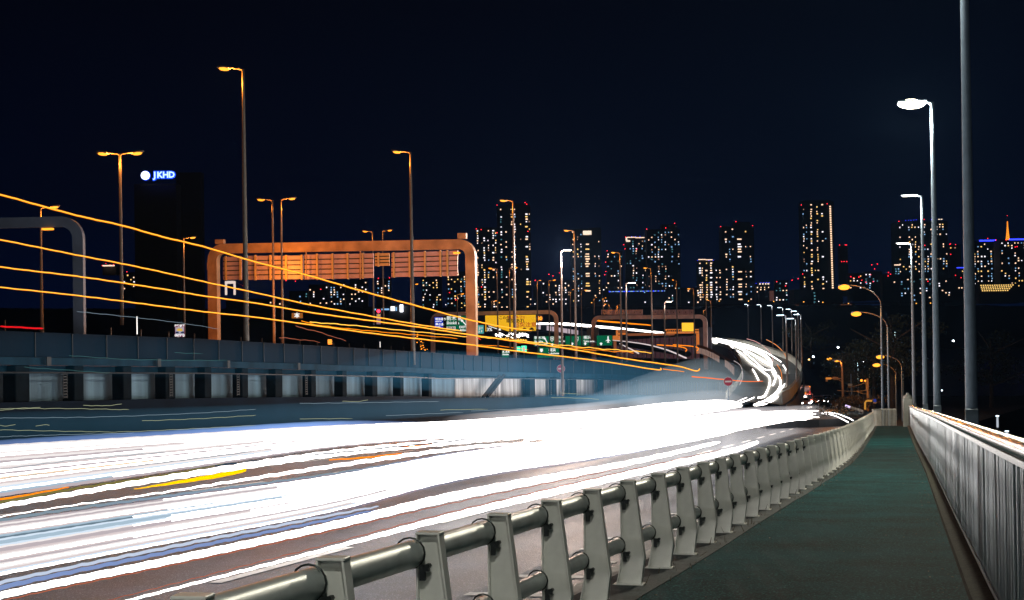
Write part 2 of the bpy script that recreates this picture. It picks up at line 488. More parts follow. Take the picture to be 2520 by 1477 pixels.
# end pillar
ep = empty('end_pillar', (fx(FE)-.12, FE+.3, prof(FE))); tag(ep, 'pale squat end pillar with a domed cap closing the far end of the railing', 'pillar')
s = MB(); s.box((0, 0, .85), (.62, .62, 1.9), bev=.05); s.build('shaft', M_polew, ep)
s = MB(); s.sphere((0, 0, 1.80), .30, 14, 8, .8); s.build('cap', M_polew, ep, True)
s = MB(); s.tube([(0, 0, 2.0), (0, 0, 2.12)], .09, 10); s.build('knob', M_polew, ep, True)
# fallen leaves and grit
lf = MB(); rl = random.Random(11)
for i in range(260):
    y = 8 + 60*rl.random()**1.6
    x = (fx(y)-.22-abs(rl.gauss(0, .12))) if rl.random() < .6 else (gx(y)+.3+abs(rl.gauss(0, .10)) if rl.random() < .6 else rl.uniform(gx(y)+.5, fx(y)-.2))
    s_ = rl.uniform(.008, .024); a = rl.random()*6.3; z = prof(y)+.008
    c, s2 = math.cos(a)*s_, math.sin(a)*s_
    lf.quad((x+c, y+s2, z), (x-s2*.5, y+c*.5, z+s_*.3), (x-c, y-s2, z), (x+s2*.5, y-c*.5, z+s_*.2))
tag(lf.build('fallen_leaves', mat('pale_dead_leaf', (.30, .26, .17), .8, 0, .5, 9)), kind='stuff')
# weeds at the posts' feet
wd = MB()
for i in range(900):
    k = rl.randrange(6, 60); y = posts[min(k, len(posts)-1)] + rl.gauss(0, .22); x = gx(y) + .22 + rl.gauss(0, .08)
    if k < 22 and rl.random() < .7: continue
    h = rl.uniform(.02, .10); z = prof(y); a = rl.random()*6.3; dx, dy = math.cos(a)*.006, math.sin(a)*.006; lx = rl.gauss(0, .04)
    wd.quad((x-dx, y-dy, z), (x+dx, y+dy, z), (x+lx+dx*.3, y+.02, z+h), (x+lx-dx*.3, y+.02, z+h))
tag(wd.build('weeds', M_leafb), kind='stuff')

# ================================================================== LAMP POSTS
def light(parent, loc, col, power, size=.3, spot=None):  # also makes the added fill lights that have no lamp
    ld = bpy.data.lights.new('lamp_or_fill_light', 'POINT'); ld.energy = power; ld.color = col; ld.shadow_soft_size = size
    o = bpy.data.objects.new('lamp_or_fill_light', ld); COL.objects.link(o); o.parent = parent; o.location = loc
    return o
def column_lamp(pos, z_top, label, head, em, pm, side=-1, r0=.13, r1=.055, L=.95, power=0, col=(1, 1, 1), group=None, cat='street lamp', box=None, both=False, sag=0.0, seg=10, dirv=None, head2=None, lz=-.35):
    """lamp post: tapered column, short arm(s), flat lantern(s) with glowing lens"""
    t = empty('street_lamp', pos); tag(t, label, cat, group)
    H = z_top - pos[2]
    dv = Vector(dirv).normalized() if dirv else Vector((1, 0, 0))
    n = 8
    MB().tube([(0, 0, H*i/n) for i in range(n+1)], [r0+(r1-r0)*i/n for i in range(n+1)], seg).build('pole', pm, t, True)
    if box:
        b = MB(); b.box((0, 0, box/2), (r0*2.0, r0*2.0, box), bev=.02); b.build('base_box', pm, t)
        b = MB(); b.box((0, -r0*1.02, box*.72), (r0*1.1, .012, r0*1.2), bev=.003); b.build('notice_plate', M_brown, t)
    sides = (-1, 1) if both else (side,)
    for sd in sides:
        d = dv*sd; u = Vector((-d.y, d.x, 0))
        R = Matrix(((d.x, u.x, 0), (d.y, u.y, 0), (0, 0, 1)))
        a0 = r1*.5
        MB().tube([Vector((0, 0, H-.08)), d*.22+Vector((0, 0, H+.02))], r1*.8, 6).build('arm', pm, t)
        if em is E_lamp_w or em is E_lamp_c:
            b = MB(); b.box(d*(.2+L/2)+Vector((0, 0, H+.06)), (L, L*.34, L*.07), R, bev=.02); hd = b.build('lamp_head', pm, t)
            b = MB()
            if L > 1.1: b.tube([d*(.2+L*q_)+Vector((0, 0, H+.02-L*.06)) for q_ in (.05, .12, .25, .45, .65, .82, .95, 1.0)], [L*k_ for k_ in (.02, .08, .14, .17, .17, .13, .07, .02)], 12)
            else: b.box(d*(.2+L/2)+Vector((0, 0, H+.06-L*.06)), (L*.82, L*.27, L*.06), R, bev=.01)
            b.build('lamp_lens', em, hd)
        else:
            # cobra-head lantern tipped up a little on a short arm, bowl lens below
            MB().tube([d*.15+Vector((0, 0, H-.02)), d*(L*.55)+Vector((0, 0, H+.05))], r1*.6, 6).build('arm', pm, t)
            c_ = d*(L*.78+.1)+Vector((0, 0, H+.08)); b = MB()
            prf = [(-.36, .03), (-.30, .09), (-.1, .14), (.15, .15), (.32, .11), (.38, .03)]
            b.tube([c_+d*(q_*L)+Vector((0, 0, q_*L*.12)) for q_, _ in prf], [w_*L for _, w_ in prf], 10, squash=.55); hd = b.build('lamp_head', pm, t, True)
            b = MB(); prf2 = [(-.24, .02), (-.16, .10), (.02, .13), (.2, .11), (.29, .02)]
            b.tube([c_+d*(q_*L)+Vector((0, 0, q_*L*.12-.055*L)) for q_, _ in prf2], [w_*L*1.2 for _, w_ in prf2], 10, squash=.75); b.build('lamp_lens', em, hd, True)
        if head:
            if power: light(hd, (d*(.2+L/2)+Vector((0, 0, H+lz))) if em is E_lamp_w else d*.7+Vector((0, 0, H-.30)), col, power, .3 if em is E_lamp_w else .12)
    return t
white = (1.0, .92, .74)
COLW = (1.0, .98, .88)
ntall = 'tall pale lamp posts outside the railing'
for (px, py, d, top, lab, pw) in (
    (2392, 1045, 38, 12.2, 'nearest tall pale lamp post outside the railing, its lamp above the picture', 5200),
    (2307, 1010, 71, None, 'tall pale lamp post with the brightest starry white lamp, second outside the railing', 7000),
    (2277.5, 1000, 103, None, 'tall pale lamp post with a flat white lamp, third outside the railing', 1500),
    (2250, 992, 137, None, 'tall pale lamp post furthest outside the railing, the lowest white lamp of the row', 1500)):
    p = D(px, py, d)
    tp = {71: (2297, 250), 103: (2265, 481), 137: (2242, 599)}.get(d)
    zt = D(tp[0], tp[1], d).z if tp else prof(p.y)+13.2
    t = column_lamp((p.x, p.y, prof(p.y)-.05), zt, lab, True, E_lamp_w, M_pole, -1, .135 if d < 50 else .15, .075, 1.12 if d == 71 else .95, pw, white, ntall, box=1.5, seg=20, lz=-.45)
for y_, nm in ((-2.5, 'a'), (-24.0, 'b')):
    column_lamp((1.65, y_, prof(y_)), prof(y_)+13.2, 'tall pale lamp post outside the railing, ' + ('just beside the camera' if nm == 'a' else 'well behind the camera'), True, E_lamp_w, M_pole, -1, .135, .075, .95, 2600, COLW, ntall, box=1.5, seg=16, lz=-.45)
# orange lamps with a long bow arm near the end of the footway
def bow_lamp(head, elbow, basept, d, label, power, r=.10, reach=None, m=M_pole):
    base = D(basept[0], basept[1], d); t = empty('street_lamp', (base.x, base.y, prof(base.y)-1.0 if basept[1] > 1000 else base.z)); tag(t, label, 'street lamp', 'orange bow-arm street lamps')
    bl = Vector(t.location); e_ = D(elbow[0], elbow[1], d) - bl; h_ = D(head[0], head[1], d) - bl
    e_.x = 0; e_.y = 0
    n = 7
    MB().tube([(0, 0, e_.z*i/n) for i in range(n+1)], [r-(r*.45)*i/n for i in range(n+1)], 12).build('pole', m, t, True)
    pts = []
    for i in range(13):
        a = i/12*math.pi/2
        hor = Vector((h_.x, h_.y, 0))
        pts.append(hor*(1-math.cos(a))*.98 + Vector((0, 0, e_.z + (h_.z+.15-e_.z)*math.sin(a))))
    MB().tube(pts, r*.38, 8).build('bow_arm', M_polex, t, True)
    dv = Vector((h_.x, h_.y, 0)).normalized(); u = Vector((-dv.y, dv.x, 0)); R = Matrix(((dv.x, u.x, 0), (dv.y, u.y, 0), (0, 0, 1)))
    b = MB(); b.box(h_ + Vector((0, 0, .10)), (.75, .30, .14), R, bev=.05); hd = b.build('lamp_head', m, t)
    b = MB(); b.sphere(h_ + Vector((0, 0, -.03)), .42, 14, 7, .48); b.build('lamp_lens', E_lamp_o, hd, True)
    if power: light(hd, h_ + Vector((0, 0, -.45)), (1, .32, .04), power*(1.4 if d > 180 else 1))
    return t
bow_lamp((2077, 706), (2166.5, 752), (2173, 1043), 131, 'orange lamp on the tallest bow-arm post standing at the end of the footway', 840)
bow_lamp((2107, 772), (2181, 806), (2188, 1040), 150, 'second orange bow-arm lamp post, just behind the tallest one', 840)
bow_lamp((2166, 878), (2217, 905), (2221, 1032), 185, 'orange bow-arm lamp seen against the tallest bow-arm pole', 420)
bow_lamp((2157, 898), (2202, 922), (2206, 1034), 200, 'low orange bow-arm lamp left of the tallest bow-arm pole', 420)
bow_lamp((2041, 883), (2112, 905), (2113, 1000), 290, 'orange bow-arm lamp left of the traffic signal post', 504)
# ================================================================== EXPRESSWAY on the left
WX = -30.0
wtop = lambda y: interp([(20, 2.8), (57, 1.66), (76, 1.18), (110, .08), (140, -.95), (194, -2.62), (274, -5.35), (420, -10.0)], y)
wbot = lambda y: interp([(20, .3), (57, -.80), (76, -1.45), (110, -2.75), (126, -3.55), (140, -4.1), (205, -6.5), (280, -9.4), (420, -14.6)], y)
yw = [20 + 4.0*i for i in range(100)]
yw = [y for y in yw if y <= 400]
# barrier, girder and lit retaining wall are one structure: the expressway wall
ex = empty('expressway_wall', (WX, 20, 0)); tag(ex, 'long navy expressway barrier above a stained concrete wall, running beyond the far lanes', 'wall')
off = Vector((WX, 20, 0))
def strip(name, x, fa, fb, m, th=.25, y0=20, y1=400, step=4.0):
    b = MB(); y = y0
    while y < y1 - 1e-3:
        e_ = min(y+step, y1)
        a0, a1, c0, c1 = fa(y), fa(e_), fb(y), fb(e_)
        v = [(x, y, c0), (x, e_, c1), (x, e_, a1), (x, y, a0)]
        v2 = [(x-th, y, c0), (x-th, e_, c1), (x-th, e_, a1), (x-th, y, a0)]
        v = [Vector(q)-off for q in v]; v2 = [Vector(q)-off for q in v2]
        b.quad(*v); b.quad(v[3], v[2], v2[2], v2[3]); b.quad(v[0], v2[0], v2[1], v[1]); b.quad(v2[3], v2[2], v2[1], v2[0])
        y = e_
    return b.build(name, m, ex)
hgt = lambda y: (wtop(y)-wbot(y))
k1 = lambda y: wtop(y) - hgt(y)*.36
k2 = lambda y: wtop(y) - hgt(y)*.475
k3 = lambda y: wtop(y) - hgt(y)*interp([(0, .575), (118, .575), (130, .52), (400, .52)], y)
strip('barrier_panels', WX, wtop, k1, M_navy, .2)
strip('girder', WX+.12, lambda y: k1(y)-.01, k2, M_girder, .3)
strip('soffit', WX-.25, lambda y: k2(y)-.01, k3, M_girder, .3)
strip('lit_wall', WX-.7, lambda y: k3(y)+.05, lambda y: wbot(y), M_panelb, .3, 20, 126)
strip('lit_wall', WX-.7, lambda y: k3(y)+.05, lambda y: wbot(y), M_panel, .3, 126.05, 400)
# low dark bank between the wall and the lanes
b = MB()
for y0, y1 in zip(yw, yw[1:]):
    for (xa, fa, xb, fb) in ((WX-1.0, wbot, WX+.35, wbot), (WX+.35, wbot, WX+.6, lambda y: prof(y)-.16)):
        b.quad((xa, y0, fa(y0)+.01), (xb, y0, fb(y0)+.01), (xb, y1, fb(y1)+.01), (xa, y1, fa(y1)+.01))
tag(b.build('wall_bank', mat('dark_navy_concrete', (.006, .014, .028), .9, 0, .5, .6, .2, 6, streak=(1, .3, 1), spec=.1)), kind='structure')  # one dark navy tone over the whole bank, mottled at random
# pipe along the soffit, panel joints, pillars, ladders, number plates
MB().tube([Vector((WX+.2, y, k3(y)-.02))-off for y in yw], .035, 6).build('service_pipe', M_dark, ex)
ypil = [58.9, 63.4, 67.8, 72.2, 76.5, 81.2, 86.0, 91.5, 97.0, 103, 109, 116, 150.5, 161, 171, 188, 214]
for i, y in enumerate(ypil):
    wdt = 1.05 if i % 3 == 0 else .8
    if y > 120: wdt = 2.2 if i % 2 == 0 else 1.2
    z0, z1 = wbot(y), k2(y)
    s = MB(); s.box(Vector((WX-.15, y, (z0+z1)/2))-off, (.5, wdt, z1-z0), bev=.03); s.build('pillar', M_pillar, ex)
y = 30.0
while y < 300:
    s = MB(); s.box(Vector((WX+.02, y, (wtop(y)+k1(y))/2))-off, (.05, .045, (wtop(y)-k1(y))*.98)); s.build('panel_joint', M_dark, ex); y += 3.0 if y < 140 else 6
for y in (60.5, 70.5, 78.5, 88.5, 134, 157, 166, 181, 200):
    if y < 120:
        s = MB(); s.box(Vector((WX+.30, y, (k1(y)+k2(y))/2))-off, (.04, .34, (k1(y)-k2(y))*1.1))
        s.build('junction_box', M_dark, ex)
    l = MB(); z0, z1 = wbot(y)+.05, k3(y)-.05
    for q in (-.16, .16): l.box(Vector((WX+.15, y+1.6+q, (z0+z1)/2))-off, (.03, .04, z1-z0))
    nr = 9
    for k in range(nr): l.box(Vector((WX+.15, y+1.6, z0+(z1-z0)*(k+.5)/nr))-off, (.03, .32, .05))
    l.build('ladder', M_dark, ex)
# diagonal brace pipes near the middle
for dy in (0, 1.6):
    MB().tube([Vector((WX+.2, 131+dy, wbot(131)))-off, Vector((WX+.2, 137+dy, k2(137)))-off], .13, 8).build('brace', M_pillar, ex)
# expressway deck behind the barrier
b = MB()
for y0, y1 in zip(yw, yw[1:]):
    b.quad((WX-24, y0, wtop(y0)-1.35), (WX-.3, y0, wtop(y0)-1.35), (WX-.3, y1, wtop(y1)-1.35), (WX-24, y1, wtop(y1)-1.35))
    b.quad((WX-24, y0, wtop(y0)-1.35), (WX-24, y0, GZ), (WX-24, y1, GZ), (WX-24, y1, wtop(y1)-1.35))
tag(b.build('expressway', M_far_road), kind='structure')
# far noise wall of the expressway, with close posts
ft = empty('noise_wall', (WX-22, 40, 0)); tag(ft, 'dim brownish noise wall with thin posts on the far side of the expressway', 'wall')
offn = Vector((WX-22, 40, 0)); b = MB()
M_brownw = mat('brown_noise_wall', (.11, .075, .065), .8, 0, .3, .3)
for y0, y1 in zip(yw, yw[1:]):
    if y0 < 40: continue
    b.quad(*[Vector(q)-offn for q in ((WX-22, y0, wtop(y0)-1.35), (WX-22, y1, wtop(y1)-1.35), (WX-22, y1, wtop(y1)+1.1), (WX-22, y0, wtop(y0)+1.1))])
b.build('wall_panels', M_brownw, ft)
for k in range(60):
    y = 60+5*k
    if y > 380: break
    s = MB(); s.box(Vector((WX-21.9, y, wtop(y)+.3))-offn, (.08, .10, 3.2)); s.build('post', M_dark, ft)

# ---------------------------------------------------------------- lamp posts of the expressway
def px_lamp(top, basep, d, label, side, em, m, L=.9, r0=.10, r1=.05, power=0, col=(1, .30, .03), group='orange lamp posts along the expressway', both=False, **kw):
    bpt = D(basep[0], basep[1], d); tp = D(top[0], top[1], d)
    dv = CR.copy(); dv.z = 0
    return column_lamp((bpt.x, bpt.y, bpt.z), tp.z, label, True, em, m, side, r0, r1, L, power, col, group, both=both, dirv=tuple(dv), **kw)
OL = [
 ((600,168),(607,905),87,'tallest orange lamp post, rising from the barrier left of the orange gantry',-1,1.0,5200),
 ((1009,374),(1017,898),116,'orange lamp post crossing in front of the right half of the orange gantry',-1,.95,4200),
 ((1263,494),(1268,893),148,'orange lamp post in front of the tallest skyscraper of the left pair',-1,.9,3000),
 ((1415,568),(1418,893),178,'orange lamp post in front of the tower with the lit glass column',-1,.85,2200),
 ((1527,622),(1530,905),208,'orange lamp post in front of the low red-lit block',-1,.85,1800),
 ((1603,660),(1606,905),238,'orange lamp post before the broad tower with few windows, seventh along the barrier',-1,.85,1500),
 ((1665,690),(1668,906),268,'thin orange lamp post left of the amber lit sign, no lantern visible',-1,.5,1000),
 ((1706,711),(1710,900),300,'orange lamp post with a small lantern above the right end of the grey gantry',-1,.9,1000),
 ((1736.5,726),(1739,832),330,'dim orange lamp post just behind the right leg of the grey gantry',-1,.5,800),
 ((1749,740),(1751,850),345,'short bright orange lamp post right of the grey gantry leg',-1,.5,800)]
for (tp, bp, d, lab, sd, L, pw) in OL:
    px_lamp(tp, bp, d, lab, sd, E_lamp_o, M_polex, L, power=pw*.15, r0=.15, r1=.065)
OF = [
 ((294,378),(300,800),100,'twin-arm orange lamp post left of the building with the blue lettering',1,E_lamp_o,1.05,2600,True),
 ((103,511),(103,820),112,'orange lamp post peeping over the dim gantry at the left edge',1,E_lamp_o,.95,1500,False),
 ((453,586),(454,830),150,'orange lamp post left of the orange gantry, under the lettered building',1,E_lamp_o,.85,1500,False),
 ((672,492),(675,865),128,'orange lamp post of the close pair above the gantry, lantern to the left',-1,E_lamp_of,.9,0,False),
 ((695,490),(696,865),134,'orange lamp post of the close pair above the gantry, lantern to the right',1,E_lamp_o,.9,1500,False),
 ((918,570),(920,800),185,'small orange lamp above the gantry beam with its lantern to the left',-1,E_lamp_of,.85,0,False),
 ((942,568),(944,800),192,'small orange lamp above the gantry beam with its lantern to the right',1,E_lamp_of,.85,0,False),
 ((1014,700),(1014,830),250,'orange lamp post seen beneath the gantry panels',1,E_lamp_of,.8,0,False),
 ((1222,661),(1226,870),215,'orange lamp post left of the tallest tower, lantern to the left',-1,E_lamp_of,.85,500,False),
 ((1254,660),(1256,870),222,'orange lamp post over the yellow sign, lantern to the right',1,E_lamp_of,.85,500,False),
 ((1125,724),(1126,800),270,'small orange lamp post above the blue and green signs',1,E_lamp_of,.85,300,False),
 ((1210,741),(1210,764),320,'tiny orange lamp post just above the sign gantry beam',1,E_lamp_of,.8,0,False),
 ((1321,691),(1324,870),250,'thin orange lamp post right of the tallest tower, no lantern visible',1,E_lamp_of,.4,0,False),
 ((1350,690),(1353,870),258,'orange lamp post above the round speed sign',1,E_lamp_of,.85,300,False),
 ((1402,714),(1405,850),285,'thin orange lamp post left of the glass-column tower foot',1,E_lamp_of,.4,0,False),
 ((1430,715),(1432,850),292,'orange lamp post under the glass-column tower, lantern to the right',1,E_lamp_of,.85,200,False),
 ((1460,733),(1462,775),320,'short orange lamp post left of the string of white lights',1,E_lamp_of,.4,0,False),
 ((1482,734),(1484,775),325,'short orange lamp post right of the string of white lights',1,E_lamp_of,.5,0,False),
 ((1499,749),(1499,763),350,'tiny orange lamp post over the grey gantry cabinets, lantern to the left',-1,E_lamp_of,.8,0,False),
 ((1519,751),(1518,763),355,'tiny orange lamp post over the grey gantry cabinets, lantern to the right',1,E_lamp_of,.8,0,False),
 ((1647,812),(1648,840),430,'tiny orange lamp post left of the amber lit sign',-1,E_lamp_of,.9,0,False),
 ((1731,764),(1731,775),340,'stub of an orange lamp post on the right gantry corner',1,E_lamp_of,.3,0,False)]
for (tp, bp, d, lab, sd, em, L, pw, both) in OF:
    px_lamp(tp, bp, d, lab, sd, em, M_polex, L, power=pw*.35 if pw >= 1500 else max(pw*.4, 200), both=both, r0=.11, r1=.06)
WL = [
 ((1382,617),(1385,975),150,'white lamp post over the far lanes left of the glass-column tower',1,.75,1500),
 ((1540,697),(1543,890),190,'white lamp post with its lantern to the right, in front of the grey gantry',1,.9,900),
 ((1634,743),(1637,893),235,'small white lamp post crossing the middle of the grey gantry',1,.85,900)]
for (tp, bp, d, lab, sd, L, pw) in WL:
    px_lamp(tp, bp, d, lab, sd, E_lamp_w, M_polex, L, power=pw*(14 if d == 150 else .8), col=(1, .72, .58), group='white lamp posts over the far lanes', r0=.12, r1=.07)
CLn = [((1841,749),(1842,832),560,-1,'white lamp post leftmost of the row on the curved viaduct'),
 ((1873,750),(1874,843),500,-1,'white lamp post second of the row on the curved viaduct'),
 ((1902,752),(1902,862),440,-1,'white lamp post third of the row on the curved viaduct, with a camera arm'),
 ((1927,757),(1928,878),400,-1,'white lamp post fourth of the row on the curved viaduct'),
 ((1933,776),(1938,988),215,-1,'dark-footed white lamp post standing nearest before the curved viaduct'),
 ((1949,761),(1950,888),365,-1,'white lamp post behind the bend of the viaduct, left of the tallest pair'),
 ((1957,784),(1961,970),235,-1,'dark-footed white lamp post second nearest before the curved viaduct'),
 ((1964,766),(1966,900),330,-1,'white lamp post on the outer bend of the viaduct'),
 ((1971.5,774),(1973,905),290,-1,'rightmost white lamp post on the outer bend of the viaduct')]
for (tp, bp, d, sd, lab) in CLn:
    px_lamp(tp, bp, d, lab, sd, E_lamp_c, M_polex, 1.0, power=0 if d > 240 and d != 290 else 160, col=(.7, .88, 1), group='white lamp posts round the curved viaduct', r0=.13, r1=.09)
# the top of those posts catches their own lamp
for o in list(bpy.data.objects):
    if o.name.startswith('street_lamp') and o.get('group') == 'white lamp posts round the curved viaduct' and not [c for c in o.children_recursive if c.type == 'LIGHT']:
        h = [c for c in o.children if c.name.startswith('lamp_head')]
        if h:
            ll = [v.co for v in h[0].data.vertices]; c = sum(ll, Vector())/len(ll)
            light(h[0], c*.45 + Vector((0, 0, c.z*.55-.3)), (.7, .88, 1), 160, .12)

# ================================================================== GANTRIES
def fr_basis():
    u = CR.copy(); u.z = 0; u.normalize(); return u
def gantry(name, label, L_bot, L_top, R_top, R_bot, d0, d1, th, m, rnd=1.6, cat='gantry', depth=.55):
    """portal of square section with rounded corners; the two legs at depths d0 and d1"""
    a = D(*L_bot, d0); b_ = D(*L_top, d0); c = D(*R_top, d1); e_ = D(*R_bot, d1)
    a.x, a.y = b_.x, b_.y; e_.x, e_.y = c.x, c.y
    t = empty(name, tuple(a)); tag(t, label, cat)
    u = (c-b_); u.z = 0; Wd = u.length; u.normalize(); nrm = Vector((-u.y, u.x, 0)); zt = [b_.z, c.z]
    pts = []; 
    def path(r, inset):
        ps = [a.copy() - Vector((0, 0, 0))]
        ps = [Vector((a.x, a.y, a.z)) + u*inset]
        for i in range(7):
            an = math.pi - i/6*math.pi/2
            ps.append(Vector((b_.x, b_.y, b_.z)) + u*(inset + r + r*math.cos(an)) + Vector((0, 0, -inset - r + r*math.sin(an))))
        for i in range(7):
            an = math.pi/2 - i/6*math.pi/2
            ps.append(Vector((c.x, c.y, c.z)) + u*(-inset - r + r*math.cos(an)) + Vector((0, 0, -inset - r + r*math.sin(an))))
        ps.append(Vector((e_.x, e_.y, e_.z)) - u*inset)
        return ps
    o_, i_ = path(rnd, 0), path(max(rnd-th, .2), th)
    def face_pts(s): return [p - a for p in s]
    O, I = face_pts(o_), face_pts(i_); dn = nrm*depth
    lgL = MB(); bm_ = MB(); lgR = MB(); n = len(O)
    for k in range(n-1):
        tgt = lgL if k == 0 else (lgR if k == n-2 else bm_)
        tgt.quad(O[k], O[k+1], I[k+1], I[k]); tgt.quad(O[k]+dn, I[k]+dn, I[k+1]+dn, O[k+1]+dn)
        tgt.quad(O[k], O[k]+dn, O[k+1]+dn, O[k+1]); tgt.quad(I[k], I[k+1], I[k+1]+dn, I[k]+dn)
    lgL.build('leg', m, t); lgR.build('leg', m, t); bm_.build('beam', m, t)
    for P_, s_ in ((O[0], 1), (O[-1], -1)):
        k = MB(); k.box(P_ + u*s_*th/2 + dn/2 + Vector((0, 0, .15)), (th*1.7, depth*1.8, .3), Matrix((u, nrm, Vector((0, 0, 1)))).transposed(), bev=.03); k.build('base_plate', m, t)
    return t, a, u, nrm
def plate_bolts(t, a, u, nrm, c, w_, h_, m, nx=4, nz=5):
    b = MB()
    Rm = Matrix((u, nrm, Vector((0, 0, 1)))).transposed()
    b.box(c - a - nrm*.02, (w_, .03, h_), Rm)
    for i in range(nx):
        for j in range(nz):
            b.box(c - a - nrm*.05 + u*(w_*(i+.5)/nx - w_/2) + Vector((0, 0, h_*(j+.5)/nz - h_/2)), (.06, .05, .06), Rm)
    b.build('splice_plate', m, t)
# --- the orange-lit gantry with the backs of four sign panels
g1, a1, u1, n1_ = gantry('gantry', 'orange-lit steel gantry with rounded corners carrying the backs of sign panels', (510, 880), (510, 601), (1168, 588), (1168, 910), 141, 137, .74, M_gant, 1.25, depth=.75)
Rg = Matrix((u1, n1_, Vector((0, 0, 1)))).transposed()
def g1p(px, py):
    """point of the gantry's front plane seen at px,py"""
    r = ray(px, py); t = (a1 - EYE).dot(n1_) / r.dot(n1_); return EYE + r*t
for (x0, y0, x1, y1) in ((528, 589, 549, 601), (1125, 573, 1146, 588)):
    p0, p1 = g1p(x0, y1), g1p(x1, y0); s = MB(); s.box((p0+p1)/2 - a1 + n1_*.3, ((p1-p0).dot(u1), .5, p1.z-p0.z), Rg, bev=.02); s.build('top_box', M_gant, g1)
plate_bolts(g1, a1, u1, n1_, g1p(835, 607), .62, .66, M_gant)
plate_bolts(g1, a1, u1, n1_, g1p(517, 655), .50, .55, M_gant)
plate_bolts(g1, a1, u1, n1_, g1p(1158, 640), .50, .55, M_gant)
def sign_back(x0, yt0, yb0, x1, yt1, yb1, ribs, name_m=M_signback, hr=5):
    pa, pb_, pc, pd = g1p(x0, yb0), g1p(x1, yb1), g1p(x1, yt1), g1p(x0, yt0)
    sf = -n1_*.10
    b = MB(); poly = [p - a1 + sf for p in (pa, pb_, pc, pd)]; b.prism(poly, Vector((0, 0, 0)), n1_*.08)
    o = b.build('sign_panel', name_m, g1)
    rb = MB()
    for k in range(1, hr):
        f = k/hr; A_ = pa.lerp(pd, f) - a1; B_ = pb_.lerp(pc, f) - a1
        rb.prism([A_+sf*1.5+Vector((0, 0, -.035)), A_+sf*1.5+Vector((0, 0, .035)), A_+sf+Vector((0, 0, .035)), A_+sf+Vector((0, 0, -.035))], A_, B_)
    rb.build('stiffener', M_brown, o)
    for rx in ribs:
        f = (rx-x0)/(x1-x0); A_ = pa.lerp(pb_, f) - a1; B_ = pd.lerp(pc, f) - a1
        r_ = MB(); r_.box((A_+B_)/2 - n1_*.22, (.13, .16, (B_-A_).length+.1), Rg); r_.build('rib', M_signrib, g1)
sign_back(550, 633, 689, 596, 632, 688, (558, 594))
sign_back(601, 630, 689, 747, 629, 687, (631, 668, 707, 745))
sign_back(750, 627, 688, 920, 624, 684, (783, 821, 858, 895))
sign_back(923, 624, 655, 959, 623, 654, (933,), M_signrib, 4)
sign_back(964, 623, 682, 1127, 617, 679, (971, 1010, 1048, 1086, 1103))
for rx in (757, 890):
    A_ = g1p(rx, 619)-a1; B_ = g1p(rx, 688)-a1
    MB().tube([A_-n1_*.38, B_-n1_*.38], .05, 8).build('hanger', M_gant, g1)
lx = g1p(1126, 623); s = MB(); s.box(lx-a1-n1_*.3, (.5, .25, .12), Rg, bev=.03); s.build('beacon_lamp', E_lamp_of, g1)
# added orange fill lights before the gantry, no lamp stands there
for (px, py, d, pw, lab) in ((705, 560, 117, 5200, 'added orange fill light'), ):
    pass
fl = light(g1, g1p(712, 664) - a1 - n1_*1.9, (1, .30, .02), 330, .2)
fl2 = light(g1, g1p(850, 840) - a1 - n1_*16 + Vector((0, 0, 3.0)), (1, .27, .05), 2300, .8)
fl3 = light(g1, g1p(1080, 820) - a1 - n1_*14 + Vector((0, 0, 2.0)), (1, .30, .09), 2000, .8)
# --- dim gantry at the left edge
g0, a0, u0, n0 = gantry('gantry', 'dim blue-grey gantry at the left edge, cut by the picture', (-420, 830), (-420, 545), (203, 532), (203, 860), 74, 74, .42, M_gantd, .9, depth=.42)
s = MB(); s.box(D(118, 564, 74)-a0, (.45, .2, .08), bev=.02); s.build('beacon_lamp', E_lamp_of, g0)
# --- sign gantry with the yellow warning sign
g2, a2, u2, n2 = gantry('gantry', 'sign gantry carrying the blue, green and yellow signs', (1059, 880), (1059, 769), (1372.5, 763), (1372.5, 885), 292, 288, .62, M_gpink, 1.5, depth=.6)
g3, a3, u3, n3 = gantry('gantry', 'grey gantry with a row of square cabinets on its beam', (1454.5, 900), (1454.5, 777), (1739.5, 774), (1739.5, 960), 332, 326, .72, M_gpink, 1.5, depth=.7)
for (x0, x1, n_) in ((1480, 1582, 7), (1604, 1709, 7)):
    for k in range(n_):
        xa = x0+(x1-x0)*k/n_; p = D(xa+(x1-x0)/n_/2, 768.5, 329); s = MB(); s.box(p-a3, ((x1-x0)/n_*.95*329/F_PX, .5, .92), Matrix((u3, n3, Vector((0, 0, 1)))).transposed(), bev=.03)
        cbx = s.build('cabinet', M_signback, g3)
        s = MB(); s.box(p-a3-n3*.27+u3*.12, (.14, .04, .2), Matrix((u3, n3, Vector((0, 0, 1)))).transposed()); s.build('hatch', M_dark, cbx)
for px_ in (1450, 1468, 1727, 1746):
    p = D(px_, 836 if px_ > 1600 else 832, 329); s = MB(); s.box(p-a3, (.85, .3, 4.0 if px_ < 1600 else 4.4), Matrix((u3, n3, Vector((0, 0, 1)))).transposed(), bev=.03); s.build('side_cabinet', M_gantd, g3)

